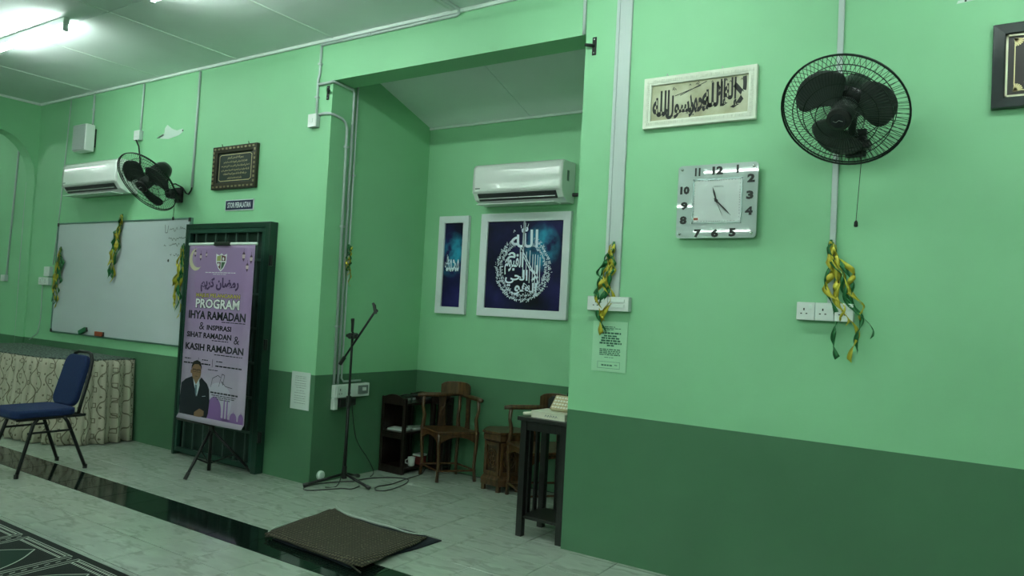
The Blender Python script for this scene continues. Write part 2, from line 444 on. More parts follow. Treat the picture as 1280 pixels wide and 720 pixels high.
for k in range(7):
    x = dx0+.055 + (dx1-dx0-.15)*(k+.5)/7
    obj('grille_bar', MB().box(x-.007, x+.007, -.058, -.044, .06, dz-.08), m_grille, dr)
for k in range(6):
    z = .30+k*.265
    obj('grille_rail', MB().box(dx0+.055, dx1-.095, -.068, -.058, z-.009, z+.009), m_grille, dr)
for z in (1.62, .98, .28):
    obj('hinge', MB().tube([(dx1+.012, -.06, z-.04), (dx1+.012, -.06, z+.04)], .016, 10), m_blackmetal, dr)

# ================================================================== conduits, trunking, sockets
def pipe(label, pts, r=.009, m=None, clips=(), name='conduit', cat='conduit', n=8):
    b = MB().tube(pts, r, n)
    if not clips: return tag(obj(name, b, m or m_pipe, smooth=True), label, cat)
    t = empty(name, pts[0], label, cat); obj('pipe', b, m or m_pipe, t, smooth=True)
    for c in clips:
        c = Vector(c); obj('clip', MB().box(c.x-r*1.5, c.x+r*1.5, c.y-r*1.4, c.y+r*1.4, c.z-.008, c.z+.008), m_pipe, t, bev=.002)
    return t
y = -.0095
pipe('thin conduit dropping from ceiling to the wall speaker', [(-7.47, y, H-.03), (-7.465, y, 2.95)], clips=[(-7.467, y, 3.1)])
pipe('thin dark line running from the ceiling down the far left of the whiteboard', [(-7.93, -.006, H-.03), (-8.0, -.006, 2.1), (-8.06, -.006, 1.56)], .005, m_pipe)
pipe('conduit dropping from ceiling to the socket above the left air conditioner', [(-6.60, y, H-.03), (-6.61, y, 2.81)])
pipe('long conduit dropping from ceiling toward the whiteboard fan bracket', [(-5.746, y, H-.03), (-5.758, y, 2.245)], .010)
pipe('conduit dropping down to the switch left of the recess', [(-4.247, y, H-.045), (-4.25, y, 3.02), (-4.262, y, 2.98), (-4.258, y, 2.72)], .010, clips=[(-4.248, y, 3.1), (-4.26, y, 2.85)])
pipe('conduit running along the top of the wall above the recess', [(-4.247, -.0115, H-.035), (-3.6, -.0115, H-.036), (-2.98, -.0115, H-.036), (-2.955, -.02, H-.03), (-2.94, -.04, H-.012), (-2.95, -.35, H-.012), (-3.0, -.9, H-.012)], .011, clips=[(-3.75, -.0115, H-.036), (-3.2, -.0115, H-.036)])
pipe('short conduit from ceiling to the right end of the recess lintel', [(-2.035, y, H-.03), (-2.03, y, L+.0)], .010)
pipe('conduit bending from the switch round the corner into the recess', [(-4.235, y, 2.715), (-4.17, -.012, 2.72), (-4.12, -.014, 2.715), (-4.099, .02, 2.71), (-4.0985, .10, 2.70), (-4.0985, .135, 2.68), (-4.0985, .152, 2.64), (-4.0985, .175, .72)], .0105,
     clips=[(-4.0985, .155, 2.5), (-4.0985, .163, 1.9), (-4.0985, .172, 1.15)])
b = MB().tube([(-4.25, -.012, 2.945), (-4.14, -.012, 2.945), (-4.098, -.012, 2.95), (-4.098, .02, 2.948), (-4.098, .19, 2.943), (-4.098, .205, 2.92), (-4.098, .213, .72)], .0105, 8)
tag(obj('conduit', b, m_pipe, smooth=True), 'conduit that hugs the recess soffit corner then runs down beside the wall pipe', 'conduit')
pipe('thin conduit nearest the recess back on the left recess wall', [(-4.1, .245, zc(.25)), (-4.1, .250, .76), (-4.098, .27, .735), (-4.098, .45, .735)], .008, clips=[(-4.1, .25, 2.3)])
tag(obj('cable_trunking', MB().box(-1.802, -1.728, -.016, 0, 1.44, H-.001), m_pipe, bev=.003), 'wide white trunking from ceiling to the socket right of the recess', 'trunking')
tag(obj('cable_trunking', MB().box(-1.826, -1.805, -.012, 0, 1.44, H-.001), m_pipe, bev=.003), 'narrow white trunking beside the wide trunking right of the recess', 'trunking')
tag(obj('cable_trunking', MB().box(-.655, -.628, -.014, 0, 1.447, H-.001), m_pipe, bev=.003), 'white trunking behind the round fan on the right wall', 'trunking')
def socket(label, x0, x1, z0, z1, kinds, depth=.035, name='wall_socket', cat='socket', yw=0):
    t = empty(name, ((x0+x1)/2, yw, z0), label, cat)
    obj('back_box', MB().box(x0, x1, yw-depth, yw, z0, z1), m_pipe, t, bev=.004)
    n_ = len(kinds); wd = (x1-x0)/n_; hz = z1-z0
    for k, kd in enumerate(kinds):
        a = x0+k*wd; y_ = yw-depth
        pl = obj('face_plate', MB().box(a+.002, a+wd-.002, y_-.006, y_, z0+.001, z1-.001), m_white, t, bev=.002)
        if kd == 's':
            s = MB(); cx = a+wd*.42; cz = z0+hz*.45
            s.box(cx-.003, cx+.003, y_-.0068, y_-.006, cz+.008, cz+.019)
            for d_ in (-.012, .012): s.box(cx+d_-.004, cx+d_+.004, y_-.0068, y_-.006, cz-.009, cz-.004)
            obj('pin_slots', s, m_ink, pl, kind='stuff')
            obj('rocker', MB().box(a+wd*.68, a+wd*.84, y_-.010, y_-.006, z0+hz*.62, z0+hz*.86), m_strip, pl, bev=.001)
        elif kd == 'w':
            for r_ in (.25, .6): obj('rocker', MB().box(a+wd*.2, a+wd*.8, y_-.011, y_-.006, z0+hz*r_, z0+hz*(r_+.22)), m_strip, pl, bev=.001)
        else:
            obj('rocker', MB().box(a+wd*.38, a+wd*.62, y_-.010, y_-.006, z0+hz*.35, z0+hz*.65), m_strip, pl, bev=.001)
    return t
socket('triple white socket under the round fan on the right wall', -.787, -.535, 1.363, 1.449, 'sss')
socket('double white socket and switch at foot of the wide trunking', -1.908, -1.655, 1.362, 1.442, 'sw')
socket('small white switch box left of the recess under the conduit', -4.315, -4.225, 2.62, 2.72, 'o', name='wall_switch', cat='switch')
socket('small white socket above the left air conditioner', -6.665, -6.575, 2.72, 2.81, 'o')
socket('white switch box left of the whiteboard, upper of two', -8.17, -8.06, 1.44, 1.54, 'o', name='wall_switch', cat='switch')
socket('white socket left of the whiteboard, lower of two', -8.27, -8.07, 1.35, 1.43, 'ss')
socket('small white switch seen through the archway on the left', -9.13, -9.04, 1.37, 1.44, 'o', name='wall_switch', cat='switch')
pipe('thin vertical conduit seen through the archway', [(-9.0, -.008, H), (-8.995, -.008, 2.8), (-9.07, -.008, 1.44)], .010, m_pipe)
pipe('thin hanging cable seen beside the archway edge', [(-8.775, -.004, 2.45), (-8.79, -.004, 1.6), (-8.77, -.004, .6)], .004, m_pipe, name='cable', cat='cable')
pipe('thin loose cable dropping from the switch left of the whiteboard', [(-8.25, -.006, 1.35), (-8.24, -.006, 1.0), (-8.28, -.006, .85), (-8.45, -.006, .77)], .004, m_pipe, name='cable', cat='cable')
# socket strip on the recess left wall
t = empty('wall_socket', (X1, .18, .55), 'white double socket and breaker box on the left recess wall', 'socket')
obj('back_box', MB().box(X1, X1+.04, .165, .525, .615, .715), m_white, t, bev=.004)
for a in (.175, .265): 
    pl = obj('face_plate', MB().box(X1+.04, X1+.046, a, a+.085, .62, .71), m_strip, t, bev=.002)
    s = MB(); s.box(X1+.046, X1+.047, a+.035, a+.041, .67, .685)
    for d_ in (.024, .048): s.box(X1+.046, X1+.047, a+d_, a+d_+.007, .645, .651)
    obj('pin_slots', s, m_ink, pl, kind='stuff')
obj('breaker', MB().box(X1+.04, X1+.052, .40, .50, .635, .70), m_greyink, t, bev=.003)
obj('breaker_lever', MB().box(X1+.052, X1+.062, .435, .47, .66, .685), m_white, t, bev=.002)
obj('lower_box', MB().box(X1, X1+.035, .165, .205, .53, .614), m_white, t, bev=.003)
obj('plug', MB().box(X1, X1+.05, .215, .30, .545, .612), m_black, t, bev=.008)
obj('plug', MB().box(X1, X1+.05, .31, .38, .55, .612), m_black, t, bev=.008)

# brackets by the opening
for x, z, lab in ((-4.155, 2.875, 'small black metal bracket at the top left of the recess opening'), (-1.962, 2.885, 'small black metal bracket at the top right of the recess opening')):
    s = 1 if x > -3 else -1
    t = empty('curtain_bracket', (x, 0, z), lab, 'bracket', None)
    obj('plate', MB().box(x-.013, x+.013, -.006, 0, z-.055, z+.05), m_blackmetal, t, bev=.002)
    obj('hook', MB().tube([(x, -.006, z), (x-.03*s, -.03, z), (x-.045*s, -.03, z+.004)], .009, 8), m_blackmetal, t, smooth=True)
    obj('screw', MB().box(x-.004, x+.004, -.008, -.006, z+.032, z+.04), m_chrome, t); obj('screw', MB().box(x-.004, x+.004, -.008, -.006, z-.046, z-.038), m_chrome, t)

# ================================================================== speaker
t = empty('wall_speaker', (-7.5, 0, 2.68), 'grey white box speaker high on the wall above the left air conditioner', 'speaker')
obj('enclosure', MB().box(-7.62, -7.385, -.11, -.02, 2.67, 2.935), m_white, t, bev=.01)
obj('grille', MB().box(-7.61, -7.395, -.122, -.11, 2.68, 2.925), mat('grey perforated grille', (0.42, 0.47, 0.46), .5, noise=.12, scale=300), t, bev=.004)
obj('wall_mount', MB().box(-7.52, -7.40, -.02, 0, 2.72, 2.90), m_black, t, bev=.003)
pipe('short black lead from conduit to the wall speaker', [(-7.465, -.01, 2.96), (-7.46, -.02, 2.945), (-7.45, -.03, 2.936)], .005, m_black, name='cable', cat='cable')

# ================================================================== air conditioners
def aircon(x0, x1, yw, z0, z1, dep, label, nick):
    t = empty('air_conditioner', ((x0+x1)/2, yw, z0), label, 'air conditioner')
    hz = z1-z0
    prof = [(yw, z1), (yw-dep*.86, z1-.005), (yw-dep*.97, z1-.03), (yw-dep, z1-hz*.45), (yw-dep*.985, z0+hz*.26), (yw-dep*.80, z0+hz*.10), (yw-dep*.45, z0), (yw, z0)]
    def side(pr, xa, xb, m, nm, bev=.006, sm=False):
        n_ = len(pr); b = MB()
        b.add([(xa, a, c) for a, c in pr]+[(xb, a, c) for a, c in pr], [tuple(range(n_)), tuple(range(2*n_-1, n_-1, -1))]+[(i, i+n_, (i+1) % n_+n_, (i+1) % n_) for i in range(n_)])
        return obj(nm, b, m, t, bev=bev)
    side(prof, x0, x1, m_ac, 'body')
    # front panel, subtly wavy like moulded plastic
    fp = [(yw-dep*.88, z1-.004), (yw-dep*.99-.002, z1-.03), (yw-dep-.006, z1-hz*.45), (yw-dep-.004, z0+hz*.27)]
    def fn(u, v):
        k = v*3; i = min(2, int(k)); f_ = k-i
        a = fp[i][0]*(1-f_)+fp[i+1][0]*f_; c = fp[i][1]*(1-f_)+fp[i+1][1]*f_
        return (x0+.004+(x1-x0-.008)*u, a-.0015*math.sin(u*9)*math.sin(v*3.1), c)
    obj('front_panel', MB().grid(fn, 30, 10), m_ac, t, smooth=True, solid=.004)
    sl = [(yw-dep*.985, z0+hz*.245), (yw-dep*.80, z0+hz*.085), (yw-dep*.79, z0+hz*.10), (yw-dep*.975, z0+hz*.26)]
    b = MB(); b.add([(x0+.05, a-.004, c-.004) for a, c in sl]+[(x1-.05, a-.004, c-.004) for a, c in sl], [(0,1,2,3),(7,6,5,4),(0,4,5,1),(1,5,6,2),(2,6,7,3),(3,7,4,0)])
    obj('air_outlet', b, m_dark, t)
    b = MB(); a0 = (yw-dep*.93, z0+hz*.13); b.box(x0+.06, x1-.06, a0[0]-.012, a0[0]-.002, a0[1]-.006, a0[1]-.001)
    obj('louvre', b, m_steel, t)
    b = MB(); b.box(x0+.055, x1-.055, yw-dep*.93-.03, yw-dep*.52, z0-.012, z0-.006)
    obj('flap', b, m_ac, t, bev=.002)
    obj('badge', MB().box(x0+.03, x0+.075, yw-dep-.009, yw-dep-.004, z0+hz*.36, z0+hz*.39), m_greyink, t)
    return t
aircon(-7.575, -6.60, 0, 2.225, 2.525, .20, 'white split air conditioner high on the wall over the whiteboard', '')
a2 = aircon(-3.475, -2.665, D, 2.165, 2.475, .20, 'glossy white split air conditioner above the paintings in the recess', '')
obj('side_label', MB().box(-2.666, -2.663, D-.13, D-.10, 2.32, 2.40), m_greyink, a2)
obj('drain_pipe', MB().tube([(-2.665, D-.03, 2.23), (-2.60, D-.02, 2.23), (-2.45, D-.02, 2.23), (-2.03, D-.02, 2.2)], .014, 8), m_black, a2)
pipe('dark cable hanging from the socket down behind the whiteboard fan', [(-6.62, -.04, 2.72), (-6.585, -.03, 2.66), (-6.58, -.012, 2.54), (-6.575, -.012, 2.3)], .007, m_cage, name='cable', cat='cable')

# ================================================================== fans
def fan(mount, center, R, label, rot0, chain):
    mount = Vector(mount); center = Vector(center)
    t = empty('wall_fan', mount, label, 'fan', None)
    ax = Vector(center[3:]) if len(center) > 3 else Vector((.0, -.74, -.67))
    return t, ax
def make_fan(mount, center, axis, R, label, rot0, cord):
    mount = Vector(mount); c = Vector(center); az = Vector(axis).normalized()
    axx = Vector((1, 0, 0)); axx = (axx - az*axx.dot(az)).normalized(); ay = az.cross(axx)
    M = Matrix((axx, ay, az)).transposed().to_4x4(); M.translation = c
    t = empty('wall_fan', mount, label, 'fan', 'wall mounted fans' if 0 else None)
    # mount and arm
    obj('wall_bracket', MB().box(mount.x-.045, mount.x+.045, -.03, 0, mount.z-.07, mount.z+.06), m_blackmetal, t, bev=.005)
    b = MB(); b.M = Matrix.Translation((mount.x-.02, -.075, mount.z)) @ Matrix.Rotation(PI/2, 4, 'Y'); b.lathe([(.03, -.035), (.042, -.03), (.042, .03), (.03, .035)], n=18)
    obj('swivel_joint', b, m_blackmetal, t, smooth=False)
    mo = M @ Vector((0, 0, -.17))
    obj('arm', MB().tube([(mount.x, -.02, mount.z), (mount.x-.01, -.09, mount.z+.0), (mount.x, -.14, mount.z+.05), M @ Vector((.0, -.02, -.24)), mo], .017, 10), m_blackmetal, t, smooth=True)
    b = MB(); b.M = M; b.lathe([(.02, -.25), (.055, -.24), (.075, -.20), (.08, -.12), (.075, -.07), (.05, -.055)], n=20); obj('motor', b, m_blackmetal, t, smooth=True)
    obj('pull_switch', MB().box(mount.x+.01, mount.x+.07, -.10, -.04, mount.z-.05, mount.z-.01), m_black, t, bev=.004)
    # rings and guards
    def ring(r, z, wr, n_=56):
        b_ = MB(); b_.M = M; b_.tube([(r*math.cos(2*PI*k/n_), r*math.sin(2*PI*k/n_), z) for k in range(n_)], wr, 6, closed=True); return b_
    obj('guard_rim', ring(R, 0, .0045), m_cage, t, smooth=True)
    obj('guard_rim', ring(R-.004, -.012, .0035), m_cage, t, smooth=True)
    def dome(r, s): # height of guard over radius
        return s*(.062*(1-(r/R)**2.6))
    for s, nm, nw, off in ((1, 'front_guard', 84, .35), (-1, 'rear_guard', 60, -.25)):
        b = MB(); b.M = M
        for k in range(nw):
            q = 2*PI*k/nw; pts = []
            for r in (.055, .12, .19, R*.86, R):
                r = min(r, R); qq = q+off*(1-r/R); pts.append((r*math.cos(qq), r*math.sin(qq), dome(r, s)-(.006 if s < 0 else 0)))
            b.tube(pts, .0013, 3, cap=False)
        for r in (.10, .155, .205):
            n_ = 40; b.tube([(r*math.cos(2*PI*k/n_), r*math.sin(2*PI*k/n_), dome(r, s)) for k in range(n_)], .0024, 3, closed=True)
        obj(nm, b, m_cage, t, kind='stuff')
    b = MB(); b.M = M; b.lathe([(.046, .055), (.052, .062), (.05, .072), (.034, .078), (.03, .077)], n=24); hc = obj('hub_badge', b, m_black, t, smooth=False)
    b = MB(); b.M = M; b.lathe([(.034, .0785), (.032, .0795), (.001, .0797)], n=24); obj('badge_face', b, mat('dark grey badge', (0.02, 0.024, 0.026), .25), hc)
    b = MB(); b.M = M @ Matrix.Translation((0, 0, .0802)) ; b.tube([(-.02, 0, 0), (-.008, -.005, 0), (.004, .004, 0), (.02, -.002, 0)], .0014, 4); obj('badge_mark', b, m_steel, hc)
    b = MB(); b.M = M; b.lathe([(.05, -.045), (.052, .02), (.035, .04)], n=24); obj('hub', b, m_fanblade, t, smooth=True)
    for k in range(3):
        def bl(u, v, k=k):
            r = .04+(R-.045-.04)*v
            wdt = .26+.92*math.sin(min(1, v*1.02)*PI*.62)*.62
            lead = .35*v
            q = rot0+k*2*PI/3+lead+(u-.5)*2*wdt*(1-.35*v**6)
            rr = r*(1-.10*(2*u-1)**2*v)
            return (rr*math.cos(q), rr*math.sin(q), .045*(u-.5)*(1-.3*v)-.004)
        b = MB(); b.M = M; b.grid(bl, 12, 10); obj('blade', b, m_fanblade, t, smooth=True, solid=.003)
    if cord:
        x, z1_ = cord
        obj('pull_cord', MB().tube([(mount.x+.035, -.07, mount.z-.05), (x, -.07, z1_+.03)], .0018, 4), m_black, t)
        b = MB(); b.lathe([(.003, .03), (.008, .022), (.009, .004), (.005, 0)], (x, -.07, z1_), n=10); obj('cord_pull', b, m_black, t, smooth=True)
    return t
make_fan((-.555, 0, 2.205), (-.561, -.35, 2.263), (-.13, -.72, -.68), .262, 'large black wall fan facing out on the right wall beside the clock', 2.02, (-.535, 1.80))
make_fan((-5.93, 0, 2.19), (-5.86, -.35, 2.234), (.10, -.74, -.67), .275, 'black wall fan tilted above the whiteboard, in front of the air conditioner', 1.9, (-5.905, 1.96))
pipe('black wavy flex from the fan by the whiteboard to its conduit', [(-5.88, -.16, 2.32), (-5.93, -.08, 2.27), (-5.95, -.04, 2.28), (-5.89, -.012, 2.25), (-5.84, -.008, 2.20), (-5.80, -.008, 2.19), (-5.77, -.008, 2.22), (-5.757, -.01, 2.25)], .006, m_black, name='cable', cat='cable')

# bare filler patches and screw holes on the wall
t = MB(); t.prism([(-6.30, 2.715), (-6.17, 2.70), (-6.02, 2.72), (-5.955, 2.745), (-5.96, 2.775), (-6.05, 2.765), (-6.13, 2.79), (-6.20, 2.83), (-6.235, 2.80), (-6.235, 2.76), (-6.30, 2.735)], -.0015, .0)
tp = tag(obj('wall_patch', t, mat('grey filler', (0.55, 0.68, 0.60), .8)), 'pale bare patch where something was torn off above the whiteboard fan', 'patch')
obj('screw_hole', MB().box(-5.965, -5.952, -.003, -.001, 2.75, 2.763), m_ink, tp); obj('wall_plug', MB().tube([(-6.32, -.012, 2.72), (-6.24, -.006, 2.745)], .006, 6), m_steel, tp)
t = MB().prism([(-.17, 2.795), (-.10, 2.80), (-.02, 2.806), (-.02, 2.812), (-.11, 2.812), (-.165, 2.808)], -.0015, 0)
tp = tag(obj('wall_patch', t, mat('pale filler', (0.6, 0.72, 0.64), .8)), 'small pale wall patch with a screw hole at the top right', 'patch')
obj('screw_hole', MB().box(-.14, -.132, -.003, -.001, 2.799, 2.806), m_ink, tp)

# ================================================================== framed things
def framed(name, label, cat, x0, x1, z0, z1, yw, fwid, dep, mf, mi, inner_back=.008):
    t = empty(name, ((x0+x1)/2, yw, z0), label, cat)
    b = MB()
    o_ = [(x0, z0), (x1, z0), (x1, z1), (x0, z1)]; i_ = [(x0+fwid, z0+fwid), (x1-fwid, z0+fwid), (x1-fwid, z1-fwid), (x0+fwid, z1-fwid)]
    vs_ = [(x, yw-.002, z) for x, z in o_]+[(x, yw-dep, z) for x, z in o_]+[(x, yw-dep+.004, z) for x, z in i_]+[(x, yw-dep*.3, z) for x, z in i_]
    fs_ = []
    for k in range(4):
        k2 = (k+1) % 4
        fs_ += [(k, k2, 4+k2, 4+k), (4+k, 4+k2, 8+k2, 8+k), (8+k, 8+k2, 12+k2, 12+k)]
    b.add(vs_, fs_)
    obj('frame', b, mf, t, bev=.003)
    ya = yw-dep*.45
    obj('picture_panel', MB().box(x0+fwid*.8, x1-fwid*.8, ya, yw-.001, z0+fwid*.8, z1-fwid*.8), mi, t)
    return t, ya-.0012
# calligraphy panel
m_marb = mat('aged parchment print', (0.5, 0.5, 0.34), .4)
q = NT(m_marb); p3, s_ = q.pos(); q.base(q.ramp(q.noise(p3, 7, 6), [(.3, (0.26, 0.23, 0.13)), (.5, (0.42, 0.42, 0.27)), (.7, (0.55, 0.57, 0.42))]))
m_ornw = mat('white carved frame', (0.74, 0.76, 0.66), .45)
t, ya = framed('framed_calligraphy', 'long white framed black Arabic calligraphy panel above the clock', 'picture', -1.63, -1.022, 2.362, 2.64, 0, .042, .03, m_ornw, m_marb)
t.rotation_euler = (0, 0, 0)
b = MB()
for k in range(56):
    for z in (2.386, 2.616): b.box(-1.61+k*.0103, -1.605+k*.0103, -.0325, -.028, z-.008, z+.008)
for k in range(22):
    for x in (-1.607, -1.045): b.box(x-.007, x+.007, -.0325, -.028, 2.395+k*.0103, 2.40+k*.0103)
obj('carved_beading', b, m_ornw, t, kind='stuff')
ax0, ax1, az0, az1 = -1.575, -1.075, 2.41, 2.592
b = MB(); W = ax1-ax0
words = [('الله', 0.0, .17, .10, .80), ('رسول', .15, .44, .0, .62), ('محمد', .40, .60, .12, .60), ('الله', .55, .745, .22, .86), ('إلا', .70, .80, .22, 1.0), ('إله', .775, .92, .14, .98), ('لا', .875, 1.0, .12, 1.0)]
for s, a, c, e, g_ in words:
    put(b, ar(s), ax0+W*(a-.012), ax0+W*(c+.012), az0+(az1-az0)*(e-.02), az0+(az1-az0)*min(1, g_+.06), ya, .03, res=3)
for a in (.30, .24): b.line([(ax0+W*a, az0+.12), (ax0+W*(a+.28), az0+.16+(a-.24)*.3)], .004, ya)
for k in range(16): # small marks
    a = random.uniform(.02, .98); zz = random.choice([random.uniform(.8, .97), random.uniform(.02, .12)]) if a < .6 else random.uniform(.86, .98)
    x = ax0+W*a; z = az0+(az1-az0)*zz; b.line([(x, z), (x+.006, z+.007), (x+.010, z-.001)], .0028, ya)
obj('lettering', b, m_ink, t, kind='stuff')
for x in (-1.50, -1.20): obj('hook', MB().tube([(x, -.012, 2.638), (x-.008, -.006, 2.658)], .003, 6), m_steel, t)

# small dark frame on the left
m_panelblk = mat('black velvet panel', (0.006, 0.018, 0.014), .5)
m_brz = mat('bronze carved frame', (0.035, 0.030, 0.018), .35, metal=.3)
t, ya = framed('plaque', 'small square dark ornate frame with gold Arabic script above the door', 'picture', -5.463, -4.90, 2.205, 2.56, 0, .055, .03, m_brz, m_panelblk)
b = MB()
for k in range(11):
    for z in (2.225, 2.54): b.box(-5.44+k*.049, -5.415+k*.049, -.034, -.028, z-.007, z+.007)
for k in range(8):
    for x in (-5.443, -4.92): b.box(x-.008, x+.008, -.034, -.028, 2.25+k*.036, 2.268+k*.036)
obj('carved_ornament', b, mat('worn gold ornament', (0.28, 0.24, 0.14), .4, metal=.4), t, kind='stuff')
b = MB(); ix0, ix1, iz0, iz1 = -5.385, -4.975, 2.275, 2.49
for o_ in (0,):
    b.line([(ix0, iz0+.012), (ix0, iz1-.012), (ix0+.02, iz1), (ix1-.02, iz1), (ix1, iz1-.012), (ix1, iz0+.012), (ix1-.02, iz0), (ix0+.02, iz0), (ix0, iz0+.012)], .006, ya)
obj('gold_line', b, m_gold, t)
b = MB()
AYAT = ['بسم الله الرحمن الرحيم', 'الله لا إله إلا هو الحي القيوم لا تأخذه سنة ولا نوم', 'له ما في السماوات وما في الأرض من ذا الذي يشفع عنده', 'إلا بإذنه يعلم ما بين أيديهم وما خلفهم ولا يحيطون بشيء',
        'من علمه إلا بما شاء وسع كرسيه السماوات', 'والأرض ولا يئوده حفظهما وهو العلي العظيم']
ww = [.20, .30, .36, .36, .30, .18]
for k, s in enumerate(AYAT):
    zc_ = iz1-.028-k*.033; put(b, ar(s), -5.18-ww[k]/2, -5.18+ww[k]/2, zc_-.013, zc_+.014, ya, .012)
obj('lettering', b, m_gold, t, kind='stuff')
for x in (-5.36, -5.02): obj('hook', MB().tube([(x, -.012, 2.558), (x-.02, -.006, 2.585)], .003, 6), m_blackmetal, t)

# cropped frame at the right edge of the view
t, ya = framed('framed_picture', 'black framed gold Arabic script at the right edge of the photo', 'picture', -.03, .62, 2.302, 2.664, 0, .045, .035, mat('black gloss frame', (0.010, 0.018, 0.018), .25), mat('dark brown print', (0.020, 0.012, 0.010), .4))
b = MB(); a0, a1, c0_, c1_ = .018, .572, 2.349, 2.617
for r_ in ((a0, a1, c0_, c0_+.008), (a0, a1, c1_-.008, c1_), (a0, a0+.008, c0_, c1_), (a1-.008, a1, c0_, c1_)): b.box(r_[0], r_[1], ya-.006, ya, r_[2], r_[3])
obj('ivory_fillet', b, m_ivory, t)
b = MB(); b.line([(.05, 2.40), (.05, 2.575)], .004, ya); b.line([(.54, 2.40), (.54, 2.575)], .004, ya); b.line([(.08, 2.376), (.51, 2.376)], .004, ya); b.line([(.08, 2.598), (.51, 2.598)], .004, ya)
for sx, sz, cx, cz in ((1, 1, .045, 2.37), (1, -1, .045, 2.602), (-1, 1, .545, 2.37), (-1, -1, .545, 2.602)):
    for k in range(6):
        q = k/5*PI/2; b.line([(cx+sx*.004, cz+sz*.004), (cx+sx*(.008+.026*math.cos(q)), cz+sz*(.008+.026*math.sin(q)))], .006, ya)
for k, s in enumerate(AYAT[:5]):
    put(b, ar(s), .085, .505, 2.555-k*.04, 2.582-k*.04, ya, .012)
obj('lettering', b, m_gold, t, kind='stuff')
obj('hanging_hook', MB().tube([(.10, -.012, 2.66), (.10, -.006, 2.69)], .004, 6), m_blackmetal, t)

# sign
t = empty('room_sign', (-5.1, 0, 2.03), 'small dark blue sign reading STOR PERALATAN above the door', 'sign')
obj('plate', MB().box(-5.283, -4.925, -.008, 0, 2.028, 2.117), mat('sign white edge', (.6, .64, .66), .4), t)
obj('face', MB().box(-5.275, -4.933, -.010, -.008, 2.036, 2.109), mat('navy sign face', (0.010, 0.012, 0.06), .35), t)
obj('lettering', put(MB(), 'STOR PERALATAN', -5.25, -4.958, 2.05, 2.095, -.0112, .02), mat('sign lettering', (.75, .78, .8), .5), t, kind='stuff')

# whiteboard
t = empty('whiteboard', (-6.83, 0, .88), 'large wall mounted whiteboard left of the green door', 'whiteboard')
wx0, wx1, wz0, wz1 = -7.985, -5.715, .88, 1.985
obj('writing_surface', MB().box(wx0+.01, wx1-.01, -.016, -.001, wz0+.01, wz1-.01), mat('glossy whiteboard', (0.56, 0.60, 0.64), .22, coat=.2), t)
for nm, bx in (('frame_rail', (wx0, wx1, wz1-.014, wz1)), ('frame_rail', (wx0, wx1, wz0, wz0+.014)), ('frame_rail', (wx0, wx0+.014, wz0+.014, wz1-.014)), ('frame_rail', (wx1-.022, wx1, wz0+.014, wz1-.014))):
    obj(nm, MB().box(bx[0], bx[1], -.024, -.0, bx[2], bx[3]), mat('green grey aluminium', (0.16, 0.28, 0.24), .4, metal=.5), t, bev=.002)
for x in (wx0, wx1-.035):
    for z in (wz0, wz1-.035): obj('corner_cap', MB().box(x, x+.035, -.027, -.024, z, z+.035), m_black, t, bev=.003)
b = MB(); rr = random.Random(3)
def scrawl(b, x, z, wdt, hgt, n_, y, th=.004):
    pts = [(x+wdt*k/n_, z+rr.uniform(-hgt/2, hgt/2)*(1 if k % 2 else .5)) for k in range(n_+1)]
    b.line(pts, th, y)
b.line([(-6.10, 1.93), (-6.09, 1.86), (-6.06, 1.86), (-6.05, 1.92)], .005, -.0172); scrawl(b, -6.03, 1.89, .12, .05, 8, -.0172); scrawl(b, -5.88, 1.89, .08, .04, 6, -.0172)
scrawl(b, -6.04, 1.805, .28, .035, 22, -.0172); scrawl(b, -6.10, 1.745, .03, .02, 4, -.0172); scrawl(b, -6.02, 1.75, .15, .035, 14, -.0172); scrawl(b, -6.0, 1.665, .02, .03, 3, -.0172); scrawl(b, -5.95, 1.665, .12, .03, 10, -.0172)
obj('handwriting', b, m_ink, t, kind='stuff')
b = MB().disc(-6.02, 1.615, .013, .013, -.0172); obj('marker_dot', b, m_ink, t)
for x, z, m, lab, rz in ((-7.33, .925, mat('green eraser', (0.01, 0.14, 0.05), .7), 'green whiteboard eraser stuck at the bottom of the whiteboard', .35), (-7.03, .915, mat('orange eraser', (0.30, 0.06, 0.02), .7), 'orange brown whiteboard eraser stuck right of the green one', .0)):
    b = MB(); b.M = Matrix.Translation((x, -.033, z)) @ Matrix.Rotation(-rz, 4, 'Y'); b.box(-.06, .06, -.018, .0, -.022, .022)
    tt = empty('whiteboard_eraser', (x, -.033, z), lab, 'eraser'); obj('body', b, m, tt, bev=.006)
    b = MB(); b.M = Matrix.Translation((x, -.033, z)) @ Matrix.Rotation(-rz, 4, 'Y'); b.box(-.058, .058, 0, .016, -.02, .02); obj('felt', b, m_black, tt)

# clock
t = empty('wall_clock', (-1.2, 0, 1.76), 'square silver glass wall clock with black numerals on the right wall', 'clock')
cx0, cx1, cz0, cz1 = -1.408, -.993, 1.76, 2.142
m_clock = mat('mirror grey glass plate', (0.42, 0.50, 0.48), .02, spec=.5)
obj('housing', MB().prism(rrect(-1.34, -1.06, 1.82, 2.08, .02), -.028, -.001), m_black, t)
obj('face_plate', MB().prism(rrect(cx0, cx1, cz0, cz1, .02), -.036, -.028), m_clock, t)
b = MB(); ix0, ix1, iz0, iz1 = -1.325, -1.068, 1.835, 2.068
for r_ in ((ix0, ix1, iz1-.008, iz1), (ix0, ix1, iz0, iz0+.006), (ix0, ix0+.008, iz0, iz1), (ix1-.005, ix1, iz0, iz1)): b.box(r_[0], r_[1], -.040, -.036, r_[2], r_[3])
obj('dial_rim', b, mat('dial rim silver', (0.22, 0.30, 0.28), .25, metal=.6), t)
obj('dial', MB().box(ix0+.008, ix1-.005, -.0375, -.0362, iz0+.006, iz1-.008), mat('pale dial', (0.52, 0.58, 0.57), .15), t)
